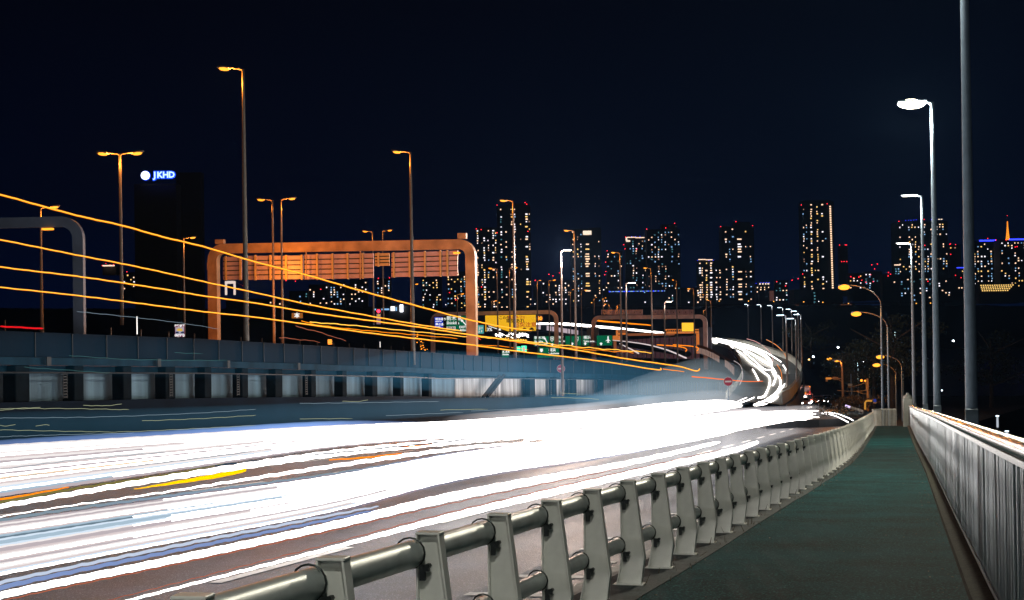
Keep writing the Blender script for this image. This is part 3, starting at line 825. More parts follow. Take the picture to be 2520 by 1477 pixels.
# ================================================================== SIGNS
def text_mesh(txt, size, m, parent, loc, u, nrm, name='lettering', align='LEFT', bold=0.0, sx=1.0):
    cu = bpy.data.curves.new('lettering', 'FONT'); cu.body = txt; cu.size = size; cu.align_x = align; cu.align_y = 'CENTER'; cu.resolution_u = 2
    cu.offset = bold
    tmp = bpy.data.objects.new('tmp', cu); COL.objects.link(tmp)
    dg = bpy.context.evaluated_depsgraph_get(); dg.update()
    me = bpy.data.meshes.new_from_object(tmp.evaluated_get(dg))
    bpy.data.objects.remove(tmp)
    Z = Vector((0, 0, 1))
    R = Matrix((u*sx, Z, -nrm)).transposed().to_4x4()
    me.transform(R); me.materials.clear(); me.materials.append(m)
    o = link(name, me, parent); o.location = loc
    return o
M_wtext = emis('white_sign_lettering', (.95, .95, .92), 1.05, False)  # sign faces and lettering emit faintly in place of lamplight on them
M_ktext = mat('black_sign_lettering', (.02, .015, .01), .6)
E_green = emis('lit_green_sign', (.0, .17, .07), .6, False)
E_bluef = emis('lit_blue_sign', (.01, .045, .62), .8, False)
E_yell = emis('lit_yellow_sign', (1.0, .52, .015), .85, False)
E_teal = emis('lit_teal_poster', (.05, .42, .40), .8, False)
E_rtext = emis('red_sign_lettering', (.55, .08, .02), .8, False)
E_amber = emis('amber_panel_glow', (1.0, .50, .03), 1.3, True)
E_wpl = emis('white_sign_plate', (.85, .80, .75), .7, False)
def sign(label, x0, y0, x1, y1, d, face, cat='road sign', th=.12, group=None, post=None, frame=None, skew=0.0):
    """flat sign standing or hanging at depth d; returns (root, function placing photo points on its face)"""
    u = fr_basis(); n = Vector((-u.y, u.x, 0))
    c = D((x0+x1)/2, (y0+y1)/2, d); t = empty('road_sign', tuple(c)); tag(t, label, cat, group)
    W, H = (x1-x0)*d/F_PX, (y1-y0)*d/F_PX
    R = Matrix((u, n, Vector((0, 0, 1)))).transposed()
    b = MB(); b.box((0, 0, 0), (W, th, H), R); b.build('sign_face', face, t)
    if frame:
        b = MB()
        for zz in (-1, 1): b.box(Vector((0, 0, zz*H/2)) - n*(th*.6), (W+.1, .06, .09), R)
        for xx in (-1, 1): b.box(u*xx*W/2 - n*(th*.6), (.09, .06, H-.09), R)
        b.build('frame', frame, t)
    if post:
        b = MB(); b.tube([(0, 0, 0) , (0, 0, post)], .07, 8); b.v = [tuple(Vector(v) + n*.15) for v in b.v]; b.build('post', M_pole, t)
    def at(px, py, f=.10):
        return u*((px-(x0+x1)/2)*d/F_PX) + Vector((0, 0, -(py-(y0+y1)/2)*d/F_PX)) - n*(th/2+f)
    return t, at, u, n
def tx(S_, txt, px, py, hpx, d, m=None, align='LEFT', bold=0.012, f=.02, sx=1.0):
    t, at, u, n = S_
    return text_mesh(txt, hpx*1.35*d/F_PX, m or M_wtext, t, at(px, py, f), u, n, align=align, bold=bold, sx=sx)
def shape(S_, pts, m, name='symbol', f=.02):
    t, at, u, n = S_
    b = MB(); v = [at(px, py, f) for px, py in pts]
    b.v = [tuple(q) for q in v]; b.f = [tuple(range(len(v)-1, -1, -1))]; b.m = [0]
    # give the film a thickness
    k = len(v); b.v += [tuple(q + n*.01) for q in v]; b.f.append(tuple(range(k, 2*k)))
    for i in range(k): j = (i+1) % k; b.f.append((i, j, k+j, k+i))
    return b.build(name, m, t)
s = sign('blue sign with white characters, leftmost on the sign gantry', 1069, 780, 1091, 808, 286, E_bluef, frame=M_dark)
tx(s, '明治通り', 1071.5, 786, 5.0, 286); tx(s, '夢の島', 1071.5, 799, 5.2, 286); tx(s, 'Meiji-dori Ave.', 1071.5, 791.5, 1.9, 286); tx(s, 'Yumeno', 1071.5, 804.5, 2.6, 286)
s = sign('green exit sign with an up-left arrow, between the blue and yellow signs', 1098, 777, 1152.5, 817, 286, E_green, frame=M_dark)
tx(s, '新木場', 1099, 784, 9.0, 286, bold=.006); tx(s, 'Shinkiba', 1099, 795, 7.0, 286, bold=.01); 
shape(s, [(1099, 803.5), (1121, 803.5), (1121, 811), (1099, 811)], E_wpl); tx(s, '出口', 1100.5, 807.3, 5.0, 286, M_ktext, f=.04); tx(s, 'B2', 1112, 807.3, 5.0, 286, M_ktext, f=.04)
tx(s, 'EXIT', 1130, 805.5, 5.8, 286, bold=.01); tx(s, '400m', 1131, 813.2, 5.6, 286, bold=.01)
shape(s, [(1146.5, 785), (1149.5, 785), (1149.5, 809), (1146.5, 809)], M_wtext); shape(s, [(1136, 790), (1138, 788.3), (1147.5, 799.5), (1147.5, 803)], M_wtext)
shape(s, [(1133.5, 785.5), (1141, 787.8), (1135.6, 793)], M_wtext)
s = sign('wide yellow warning sign with cars and a black three-percent slope panel', 1193.7, 775, 1319.6, 816, 285, E_yell, frame=M_dark)
tx(s, 'この先', 1228, 782.5, 6.6, 285, M_ktext); tx(s, '事故多発!!', 1250, 782.5, 6.8, 285, E_rtext); tx(s, '車間あれ', 1245, 790.5, 8.2, 285, M_ktext, sx=1.05)
tx(s, '追突注意!!', 1264, 800.5, 9.5, 285, E_rtext, sx=1.1)
shape(s, [(1196.5, 797), (1250, 815.3), (1196.5, 815.3)], M_ktext); tx(s, '3%', 1197.5, 810.5, 8.5, 285, f=.05)
shape(s, [(1202, 800.5), (1229, 810.5), (1228.3, 812), (1201.5, 802)], M_wtext, f=.05); shape(s, [(1230, 807), (1233, 813), (1226, 813)], M_wtext, f=.05)
for cx in (1273, 1290, 1308):
    shape(s, [(cx-6, 812.5), (cx-6, 810), (cx-3.4, 809.4), (cx-2, 807), (cx+2.6, 807), (cx+4, 809.6), (cx+6, 810), (cx+6, 812.5)], M_ktext)
    shape(s, [(cx-4, 813.6), (cx-3, 812), (cx-2, 813.6)], M_ktext, f=.03); shape(s, [(cx+2, 813.6), (cx+3, 812), (cx+4, 813.6)], M_ktext, f=.03)
shape(s, [(1262, 814), (1318, 814), (1318, 814.8), (1262, 814.8)], M_ktext)
# round speed sign
def disc(label, cx, cy, rpx, d, rim, face, cat='road sign', name='road_sign', th=.08):
    u = fr_basis(); n = Vector((-u.y, u.x, 0)); c = D(cx, cy, d); t = empty(name, tuple(c)); tag(t, label, cat)
    R_ = rpx*d/F_PX
    def dsk(r, o, m, nm):
        b = MB(); b.tube([n*(-o), n*(-o+th)], r, 28); b.build(nm, m, t)
    dsk(R_, 0, rim, 'rim'); dsk(R_*.80, .02, face, 'sign_face')
    at = lambda px, py, f=.04: u*((px-cx)*d/F_PX) + Vector((0, 0, -(py-cy)*d/F_PX)) - n*(.0+f)
    return t, at, u, n
s = disc('round lit speed sign reading 80 at the end of the sign gantry', 1328, 784, 8.6, 284, M_signback, M_ktext)
tx(s, '80', 1328, 784.3, 9.5, 284, E_lamp_of, align='CENTER', f=.06, bold=.02)
# teal poster board
s = sign('teal lit picture board beneath the gantry, left of the yellow sign', 1174, 800, 1191, 822, 300, E_teal, cat='billboard', frame=M_signback)
for (a_, b2, c2, d2) in ((1178, 803, 1183, 812), (1184, 804, 1188, 809), (1177, 813, 1181, 819), (1183, 811, 1187, 818)):
    shape(s, [(a_, d2), ((a_+c2)/2, b2), (c2, (b2+d2)/2), ((a_+c2)/2+1, d2)], E_wpl)
# lower row of green direction signs
def arrow_up(S_, cx, cy, h=9, w_=10): shape(S_, [(cx-w_/2, cy), (cx, cy-h/2), (cx+w_/2, cy), (cx+w_*.22, cy), (cx+w_*.22, cy+h/2), (cx-w_*.22, cy+h/2), (cx-w_*.22, cy)], M_wtext)
s = sign('green sign with route shield 9 and an up-left arrow', 1313, 827, 1385, 852, 318, E_green, frame=M_dark)
tx(s, '新木場', 1315, 831.5, 6.5, 318, bold=.005); tx(s, 'Shinkiba', 1315, 840.5, 4.8, 318); shape(s, [(1317, 846), (1336, 846), (1336, 850), (1317, 850)], E_wpl); tx(s, 'EXIT', 1337.5, 848, 3.4, 318)
shape(s, [(1340, 834), (1342, 832.8), (1349, 845.5), (1346.5, 846)], M_wtext); shape(s, [(1338.5, 829.5), (1344, 832.5), (1339, 836)], M_wtext)
shape(s, [(1354, 829), (1363, 829), (1362.5, 837), (1358.5, 841), (1354.5, 837)], M_wtext); shape(s, [(1355, 830), (1362, 830), (1361.6, 836.6), (1358.5, 839.8), (1355.4, 836.6)], E_green, f=.04); tx(s, '9', 1358.5, 834.5, 6, 318, align='CENTER', f=.06)
tx(s, '箱崎', 1370, 831.5, 6.2, 318); tx(s, 'Hakozaki', 1370, 840.5, 4.0, 318); arrow_up(s, 1359, 848, 6, 9)
s = sign('green sign with the bayshore route shields and two up arrows', 1391, 826, 1450, 851, 322, E_green, frame=M_dark)
shape(s, [(1414, 829.5), (1424, 829.5), (1423, 838), (1419, 842), (1415, 838)], M_wtext); shape(s, [(1415, 830.5), (1423, 830.5), (1422.2, 837.5), (1419, 840.8), (1415.8, 837.5)], E_green, f=.04); tx(s, 'B', 1419, 835, 6, 322, align='CENTER', f=.06)
tx(s, '横浜', 1436, 831.5, 6.5, 322, bold=.005); tx(s, 'Yokohama', 1436, 840.5, 4.6, 322); arrow_up(s, 1408, 846, 7, 9); arrow_up(s, 1440, 846, 7, 9)
s = sign('green sign with a white aeroplane, right of the other green signs', 1468, 825, 1507, 851, 318, E_green, frame=M_dark)
shape(s, [(1489.6, 840), (1495, 835.5), (1495, 829), (1496.5, 826.5), (1498, 829), (1498, 835.5), (1503.5, 840), (1498, 838.6), (1498, 841.5), (1499.8, 843.5), (1493.2, 843.5), (1495, 841.5), (1495, 838.6)], M_wtext)
arrow_up(s, 1479, 846, 7, 9)
s = sign('small green sign with white lettering low behind the barrier, under the yellow sign', 1235, 863, 1252.5, 880, 270, E_green)
tx(s, '新木場', 1236.5, 866.5, 5, 270); tx(s, 'Shinkiba', 1236.5, 872.5, 3.5, 270)
s = sign('low green sign reading Yokohama behind the barrier', 1322, 855, 1376, 880, 275, E_green)
tx(s, '横浜', 1350, 862, 6.5, 275); tx(s, 'Yokohama', 1350, 870, 4.4, 275); shape(s, [(1329, 858), (1336, 858), (1336, 864), (1332.5, 867), (1329, 864)], M_wtext)
E_gb = emis('bright_green_glow', (.05, .9, .45), 1.6, False)
s = sign('bright green and white emergency sign box, larger of the pair on the barrier', 1283, 851, 1296, 867, 250, E_gb, cat='lit sign', post=-1.6); shape(s, [(1286, 853), (1292, 853), (1292, 866), (1286, 866)], E_wpl)
s = sign('bright green emergency sign box, smaller left one of the pair on the barrier', 1272, 853, 1281, 866, 258, E_gb, cat='lit sign', post=-1.6)
s = sign('lit amber-yellow sign panel on the far orange footbridge', 1677.5, 794, 1707, 816, 420, E_amber, cat='lit sign', frame=M_gant)
s = sign('blue lane-merge sign under the string of orange lights', 1036, 867, 1051, 886, 200, emis('dim_blue_sign', (.10, .18, .55), .7, False), cat='road sign'); shape(s, [(1041, 869), (1043, 869), (1043, 884), (1041, 884)], M_wtext); shape(s, [(1043, 876), (1049, 871), (1049, 873), (1043, 879)], M_wtext)
# accident sign on the barrier, left
E_mag = emis('magenta_sign_band', (.30, .02, .12), .6, False)  # warning-board colours also emit, standing in for light on the board
s = sign('white and magenta rear-end collision warning sign standing above the barrier', 431, 799, 454, 829, 120, E_mag, cat='road sign', th=.06)
shape(s, [(431.8, 805.5), (453.2, 805.5), (453.2, 823.5), (431.8, 823.5)], emis('pale_sign_field', (.55, .50, .62), .7, False), f=.005)
tx(s, '事故多発', 442.5, 802.3, 4.6, 120, align='CENTER', f=.01); tx(s, '追突注意', 442.5, 826.5, 4.6, 120, align='CENTER', f=.01)
shape(s, [(436, 814), (434.5, 808), (438, 811), (439, 806.5), (441.5, 810), (443.5, 806.5), (445, 810.5), (449, 807), (448, 812), (451, 813), (447, 815.5)], emis('yellow_burst', (.9, .55, .05), .8, False), f=.02)
shape(s, [(432.5, 816), (439.5, 816), (440.5, 820.5), (432.5, 820.5)], emis('navy_ink', (.01, .03, .09), .8, False), f=.03); shape(s, [(444.5, 820.5), (446, 817.5), (449, 816), (453, 816), (453, 820.5)], MATS['navy_ink'], f=.03)
s = sign('tall pale collision warning board behind the barrier under the red light', 926.5, 771, 937, 798, 170, emis('dim_pale_board', (.34, .20, .24), .7, False), cat='road sign')
shape(s, [(928, 772.5), (930, 776), (931.8, 772), (933.5, 776), (936, 772.5), (935, 779), (929, 779)], MATS['yellow_burst'])
# round red light above that board
t = empty('signal_lamp', tuple(D(931.5, 766, 168))); tag(t, 'round red signal light above the tall pale board', 'signal light')
MB().sphere((0, 0, 0), .16, 10, 6).build('lens', emis('red_signal_glow', (1, .02, .05), 6, False), t, True); s = MB(); s.box((0, .1, 0), (.5, .1, .5), bev=.03); s.build('housing', M_dark, t)
# shop sign
s = sign('orange shop sign with one white character behind the expressway', 718, 770.5, 745, 783.5, 240, emis('orange_shop_sign', (.42, .13, .02), .7, False), cat='shop sign')
tx(s, '本', 731, 777, 10.5, 240, align='CENTER', bold=.02)
# LED matrix sign
s = sign('glowing orange LED matrix sign on the barrier top', 805.5, 834, 818.5, 849, 150, M_dark, cat='lit sign', th=.15)
E_led = emis('orange_led', (1, .28, .03), 3.0, False)
for k, yy_ in enumerate((836, 839, 842, 845.5)):
    shape(s, [(807, yy_), (816.5+(k % 2), yy_), (816.5+(k % 2), yy_+1.9), (807, yy_+1.9)], E_led, name='led_row')
# no-entry signs
M_nored = emis('no_entry_red', (.42, .055, .09), .55, False); M_nowh = emis('no_entry_bar', (.62, .55, .52), .6, False)  # no-entry colours carry their own faint emission instead of falling light
for (cx, cy, r_, d, lab) in ((1792, 939, 11.3, 150, 'round red no-entry sign before the curved viaduct'), (1380.5, 907.5, 10, 152, 'round red no-entry sign in front of the barrier by the white lamp post')):
    s = disc(lab, cx, cy, r_, d, M_nowh, M_nored)
    t, at, u, n = s
    b = MB(); b.tube([n*(-.02), n*(.04)], r_*.93*d/F_PX, 28); b.build('sign_face', M_nored, t)
    shape(s, [(cx-r_*.68, cy-r_*.17), (cx+r_*.68, cy-r_*.17), (cx+r_*.68, cy+r_*.17), (cx-r_*.68, cy+r_*.17)], M_nowh, f=.05)
    b = MB(); b.tube([n*.1+Vector((0, 0, .3)), n*.1+Vector((0, 0, -2.3))], .04, 8); b.build('post', M_pole, t)
# glowing delineator tubes
for (x, y0, y1, d, lab) in ((337.5, 779, 823, 100, 'thin glowing white delineator post above the barrier, left'), (935.5, 841, 855, 180, 'small glowing white delineator post above the barrier, centre')):
    p = D(x, y1, d); q = D(x, y0, d); t = MB(); t.tube([(0, 0, 0), (0, 0, q.z-p.z)], .028, 8); o = t.build('delineator', emis('white_tube_glow', (1, .95, .9), 1.6, False)); o.location = p; tag(o, lab, 'marker post')
# ================================================================== SKYLINE
UH = fr_basis(); NH = Vector((-UH.y, UH.x, 0)); ANG = math.atan2(UH.y, UH.x)
_wm = {}
def win_mesh(k):
    if k not in _wm:
        b = MB(); b.box((0, -.25, 0), (1, .5, 1)); me = b.mesh('lit_window'); me.materials.append(WIN[k]); _wm[k] = me
    return _wm[k]
_rm = MB(); _rm.sphere((0, 0, 0), 1, 8, 5); red_me = _rm.mesh('warning_light'); red_me.materials.append(E_red)
_rb = MB(); _rb.sphere((0, 0, 0), 1, 8, 5); blue_me = _rb.mesh('blue_light'); blue_me.materials.append(E_blue)
HAZE_K = 1.0
def building(label, x0, x1, yt, yb, d, cols=None, nfl=None, dens=.3, reds=(), blues=(), seed=0, cat='tower', m=None, tops=(), nwin=96, pal=(0, 1, 0, 2, 3, 4), extra=None, wpx=None, group=None, name='skyscraper'):
    """block facing the viewer at depth d; lit windows on a storey grid. cols: list of (px, width px, probability, palette)"""
    s = d/F_PX; c0 = D((x0+x1)/2, yb, d); W = (x1-x0)*s; H = (yb-yt)*s + 12
    t = empty(name, (c0.x, c0.y, c0.z-12), ANG); tag(t, label, cat, group)
    b = MB(); b.box((0, W*.35, H/2), (W, W*.7, H)); 
    b.build('wall', m or M_bldg, t)
    for (tx0, tx1, tyt) in tops:
        b = MB(); hh = (yt-tyt)*s; b.box((((tx0+tx1)/2-(x0+x1)/2)*s, W*.35, H+hh/2), ((tx1-tx0)*s, W*.5, hh)); b.build('rooftop_block', m or M_bldg, t)
    # crown parapet and vertical fins give the block a broken outline
    r = random.Random(seed+int(x0))
    loc = lambda px, py, f=0.0: Vector(((px-(x0+x1)/2)*s, f, (yb-py)*s+12))
    fl = nfl or max(3, int((yb-yt)/6.2))
    if cols is None:
        nc = max(2, int((x1-x0)/7.5)); cols = [(x0+(x1-x0)*(i+.5)/nc, 3.4, dens*r.uniform(.3, 1.7), None) for i in range(nc)]
    cand = []
    for (cx, cw, pr, pl) in cols:
        for k in range(fl):
            py = yt + 5 + (yb-yt-6)*(k+.5)/fl
            if r.random() < pr: cand.append((cx+r.uniform(-.8, .8)*(0 if pr > .9 else 1), py, cw*r.uniform(.5, 1.15) if pr < .9 else cw, pl))
    if len(cand) > nwin: cand = r.sample(cand, nwin)
    fh = (yb-yt)/fl
    for (px, py, ww, pl) in cand:
        o = link('lit_window', win_mesh(r.choice(pl or pal)), t); o.location = loc(px, py); 
        o.scale = (max(ww*s*.86, 1.0), .8, min(fh*.55, 3.2)*s*r.uniform(.7, 1.05))
    for (px, py) in reds:
        o = link('warning_light', red_me, t); o.location = loc(px, py, -.5); q = 1.05*s; o.scale = (q, q, q)
    for (px, py) in blues:
        o = link('blue_light', blue_me, t); o.location = loc(px, py, -.5); q = .8*s; o.scale = (q, q, q)
    if extra:
        for (a, b_, c, e_, mm, nm) in extra:
            bb = MB(); p0, p1 = loc(a, e_), loc(c, b_); bb.box((p0+p1)/2 + Vector((0, -.6, 0)), (p1.x-p0.x, 1.2, p1.z-p0.z)); bb.build(nm, mm, t)
    return t
DT = 2400
E_wl = emis('warm_strip_glow', (1, .70, .5), 1.5, False); E_bl = emis('blue_strip_glow', (.03, .05, 1), 3, False); E_wb = emis('lit_glass_floor', (1, .80, .62), 1.3, False)
building('lower left tower of the tallest pair right of the gantry, two red lights', 1173, 1226, 560, 765, DT, cols=[(1178,3.6,.55,None),(1188,2,.25,None),(1194,5,.62,(0,3,1)),(1204,3.2,.3,None),(1216,5,.5,(0,1)),(1222,3,.3,None)], reds=((1175,563),(1187,565),(1186,706)), seed=1)
building('tallest dark tower right of the gantry, its roof marked by red lights', 1226, 1309, 507, 766, DT, tops=((1250,1306,500),), cols=[(1236,4.4,.55,(1,0,5)),(1248,4,.3,None),(1262,4.6,.42,None),(1270,3.6,.5,(1,2,0)),(1284,2.6,.15,None),(1299,7.5,.66,(0,3,3,1)),(1306,3,.2,None)], reds=((1227,504),(1296,499),(1300,503),(1226,572),(1302,570)), seed=2)
building('dark tower with a bright column of lit glass floors', 1407, 1482, 563, 744, DT, tops=((1452,1480,560),), cols=[(1412,3,.3,None),(1424,3.4,.35,None),(1432,2.5,.4,(2,1,5)),(1447,13,.55,(0,0,3)),(1466,3,.4,None),(1476,3,.38,None)], extra=((1437,568,1458,578,E_wb,'lit_top_floor'),), seed=3)
building('low tower dotted with cool windows and one red light, right of the lit glass column', 1494, 1534, 618, 742, DT+200, dens=.34, pal=(1,2,5,0), reds=((1496,617),(1492,645),(1492,668),(1489,676)), seed=4)
building('tower with a curved bright roof line and three blue lights', 1541, 1594, 586, 742, DT, dens=.36, tops=((1543,1588,583),), pal=(1,0,2,5,4), reds=((1542,583),(1537,602),(1540,612),(1569,613)), blues=((1557,582),(1567,582),(1577,582)), extra=((1545,583,1566,585,E_wl,'roof_strip'),(1566,584,1588,586.2,E_wl,'roof_strip'),(1542,584,1546,592,E_wb,'corner_lamp'),(1543,591,1553,595,E_wb,'lit_window')), seed=5)
building('broad dark tower with scattered dim windows and three red roof lights', 1594, 1676, 564, 744, DT-100, tops=((1632,1670,552),), dens=.27, pal=(0,1,2,5,4), reds=((1594,563),(1641,561),(1663,550)), seed=6)
building('low tower with a curved cream roof line, left of the three-light tower', 1719, 1778, 640, 741, DT, dens=.62, cols=[(1724,5,.6,(0,1)),(1729,3,.5,(0,)),(1740,5,.6,(0,3)),(1751,6,.65,(0,1)),(1764,4,.5,(0,1)),(1773,4,.4,(0,))], blues=((1718,641),(1746,641),(1757,641)), extra=((1720,637.5,1738,639.5,E_wl,'roof_strip'),(1738,638.5,1755,640.5,E_wl,'roof_strip')), seed=7)
building('dark tower with a wide middle window column and three red roof lights', 1778, 1858, 556, 741, DT, tops=((1812,1850,546),), cols=[(1789,5,.5,(0,0,1)),(1798,3,.2,(2,)),(1805,4,.38,None),(1822,12,.34,(0,1,0)),(1837,3.4,.35,None),(1849,4,.35,(2,1,0))], reds=((1776,557),(1814,545.6),(1855,556)), seed=8)
building('slender tower at right with a full column of warm windows down its edge', 1977, 2055, 496, 714, DT, tops=((1980,2050,492),), cols=[(1980,3,.42,None),(1987,2.6,.25,(1,2,0)),(1999,4.8,.82,(0,3,1)),(2008,2,.15,None),(2014,3.8,.5,(0,3)),(2026,5,.55,(0,3,1)),(2034,3,.2,(1,2))], nfl=38, nwin=80, reds=((1975,504),(2039,502),(1976,674)), seed=9,
    extra=tuple((2044.4+k*.085, 507+k*5.55, 2048+k*.085, 510.6+k*5.55, WIN[0], 'lit_window') for k in range(37)))
building('dim far tower with rows of red dots behind the bow-arm lamp', 2066, 2088, 602, 712, DT+600, dens=.04, reds=((2068,603),(2082,603),(2085,603),(2072,644),(2078,644),(2085,644)), seed=10)
building('broad tower behind the pale lamp posts with blue and white roof lights', 2212, 2334, 545, 672, DT, dens=.36, nwin=99, pal=(0,0,1,3,2), reds=((2214,544),(2276,540),(2277,604),(2340,601),(2340,627)), blues=((2231,542),(2238,541.5),(2244,542),(2251,541.5),(2257,541),(2294,540),(2307,540)), extra=((2311,539.5,2315,541.5,E_wb,'roof_lamp'),(2317,539.5,2321,541.5,E_wb,'roof_lamp')), seed=11)
building('slim block outlined in blue dots with a bright top strip', 2201, 2215, 654, 678, DT, dens=.9, pal=(2,5), extra=((2201,651,2216,653.5,E_wl,'roof_strip'),), seed=12)
building('wide tower with a blue roof strip, left one of the blue-topped pair', 2396, 2462, 593, 720, DT-200, dens=.52, nwin=99, pal=(0,3,1,2,0), reds=((2433,587),(2453,591)), extra=((2412,590.5,2452,594,E_bl,'roof_strip'),), seed=13)
building('wide tower with a blue roof strip, cut by the right edge of the picture', 2463, 2545, 590, 720, DT-250, dens=.3, pal=(0,3,1,2,0), reds=((2478,590),(2500,608),(2505,607)), extra=((2486,587.5,2540,591,E_bl,'roof_strip'),), seed=14)
t = building('low hall with a bright grid of amber lights at the foot of the blue-topped towers', 2410, 2506, 698, 722, DT-300, dens=0, cat='building', name='low_building', seed=15,
    extra=tuple((2413+j*5.6+i*1.2, 700.8+i*4.4, 2415.6+j*5.6+i*1.2, 703.2+i*4.4, WIN[3], 'lit_window') for i in range(4) for j in range(15-i)))
building('distant block with two red lights behind the nearest pale post', 2337, 2366, 602, 700, DT+300, dens=.1, reds=((2339,601),(2353,602)), seed=16)
building('dark block with a blue strip left of the nearest pale post', 2352, 2374, 660, 712, DT, dens=.12, extra=((2355,658,2374,660,E_bl,'roof_strip'),), cat='building', name='low_building', seed=17)
building('small block with a row of blue roof lights right of the three-light tower', 1859, 1896, 700, 722, DT-200, dens=.45, pal=(0,), blues=((1861,697.5),(1873,695.5),(1880,695.5),(1887,695.5),(1893,695.5)), extra=((1869,697,1872,700.5,E_wb,'roof_lamp'),(1876,697,1879,700.5,E_wb,'roof_lamp'),(1883,697,1886,700.5,E_wb,'roof_lamp'),(1889,697,1893,700.5,E_wb,'roof_lamp')), cat='building', name='low_building', seed=18)
M_pk = emis('dim_lit_wall', (.13, .055, .045), .6, False)  # end wall emits softly where outside light would fall
building('block with a dim pink lit end wall', 1870, 1909, 714, 745, DT-400, dens=0, extra=((1894,716,1908,741,M_pk,'lit_end_wall'),), cat='building', name='low_building', seed=19)
building('dark lower block under the slender tower with a pale stairwell', 1955, 2075, 712, 748, DT-500, cols=[(2005,4.4,.9,(5,)),(2014,3,.4,(1,)),(2034,3,.3,(1,)),(2046,3,.3,(1,2)),(2060,3,.4,(1,))], nfl=4, cat='building', name='low_building', seed=20)
building('long dark block with a dotted line of blue-white lights', 1490, 1645, 712, 748, DT-500, dens=.1, extra=tuple((1499+k*4.0, 716, 1499+k*4.0+r_, 718, MATS['cool_window_glow'] if k % 3 else E_bl, 'strip_light') for k, r_ in enumerate([3,2,3.4,1,3,3.8,3,3.6,2.5,3.9,3,1.5,3,3.8,3,2,1,3,0.8,3,2.8,2,1,3,1.5,2.5,1,3,3,1,2,1,3,1,2])), cat='building', name='low_building', seed=21)
# low blocks seen beneath and beside the gantry
LOW = [(712,758,716,752,.10,'scattered low block left under the gantry with few cool lights',(1,2,5),()),
 (760,808,700,750,.10,'low block under the gantry with a sparse row of white lights',(1,0),((790,712),)),
 (812,850,694,752,.34,'block under the gantry with white and blue windows',(1,2,0),((728,691),)),
 (850,900,700,752,.10,'dark block under the gantry with few windows',(1,2),()),
 (862,905,688,745,.42,'block under the gantry middle with a bright pair of window columns',(1,1,0),()),
 (926,962,685,735,.45,'narrow block below the small panel with many warm windows',(0,1,2),((932,685),(959,684))),
 (1038,1088,682,760,.48,'block below the right panel with many amber windows',(3,0,1,5),()),
 (1100,1148,668,768,.42,'block beside the gantry leg with cool and amber windows',(2,0,3,5),((1107,720),(1122,738))),
 (1334,1404,690,752,.30,'low block between the two left tower groups',(1,0,4),((1352,675),(1362,679),(1378,672))),
 (1312,1340,700,752,.20,'small dark block right of the tallest tower',(1,0),((1318,690),)),
 (1484,1496,700,756,.5,'narrow lit block left of the low dotted tower',(1,0),()),
 (1676,1722,708,748,.22,'low block left of the cream-roofed tower',(1,0),()),
 (1908,1940,690,742,.35,'low block with red and white dots left of the slender tower',(1,0,5),((1912,693),(1950,690),(1965,687),(1934,704))),
 (2090,2130,672,712,.30,'low cluster block right of the bow-arm lamp with red dots',(0,3,1),((2094,681),(2101,684),(2114,682),(2121,690),(2131,695),(2149,694))),
 (2128,2172,668,712,.34,'cluster block with greenish white windows',(1,5,2),((2146,652),(2160,650),(2143,676),(2153,662))),
 (2172,2215,675,716,.24,'low block left of the blue-dotted slim block',(0,1),((2187,671),(2192,675),(2186,679))),
 (2216,2300,680,742,.20,'dark low-rise behind the pale lamp posts with sparse windows',(1,0,5,2),((2284,693),)),
 (2300,2380,684,730,.14,'dark low-rise between the pale posts',(0,1),((2352,678),(2366,684))),
 (302,334,670,714,.30,'small block with warm windows under the lettered building',(0,1,3),((313,669),)),
 (556,700,735,752,.05,'low dark block left of the gantry legs',(1,0),((693,690),(705,692)))]
for i, (x0, x1, yt, yb, dn, lab, pal, rd) in enumerate(LOW):
    building(lab, x0, x1, yt, yb, 1500+(i*137 % 500), dens=dn, pal=pal, reds=rd, cat='building', name='low_building', seed=30+i, nwin=60)
# orange-lit lattice tower far right
t = empty('lattice_tower', tuple(D(2480, 592, 3000))); tag(t, 'small orange-lit lattice tower between the blue roof strips', 'tower')
sc = 3000/F_PX; H_ = 47*sc; E_lt = emis('orange_tower_glow', (1, .30, .02), 1.6, False)  # all the steel emits, standing in for orange lighting on it
t.rotation_euler = (0, 0, ANG)
def wz(f): return (6.5*(1-f)**1.6+.7)*sc*.5
for sx_, sy_ in ((-1, -1), (1, -1), (1, 1), (-1, 1)):
    MB().tube([(sx_*wz(f), sy_*wz(f), H_*f) for f in [i/8 for i in range(9)]], .55, 5).build('leg', E_lt, t)
br = MB()
for k in range(10):
    f0, f1 = k/10, (k+1)/10
    for (a_, b2) in (((-1, -1), (1, -1)), ((1, -1), (1, 1)), ((1, 1), (-1, 1)), ((-1, 1), (-1, -1))):
        br.tube([(a_[0]*wz(f0), a_[1]*wz(f0), H_*f0), (b2[0]*wz(f1), b2[1]*wz(f1), H_*f1)], .35, 4); br.tube([(b2[0]*wz(f0), b2[1]*wz(f0), H_*f0), (a_[0]*wz(f1), a_[1]*wz(f1), H_*f1)], .35, 4)
br.build('bracing', E_lt, t); s = MB(); s.box((0, 0, H_*.35), (wz(.35)*2.6, wz(.35)*2.6, 2.2)); s.build('observation_deck', E_lt, t)
MB().tube([(0, 0, H_), (0, 0, H_+14*sc)], .4, 5).build('mast', M_dark, t)
o = link('warning_light', red_me, t); o.location = (0, 0, H_+14*sc); o.scale = (.9*sc,)*3
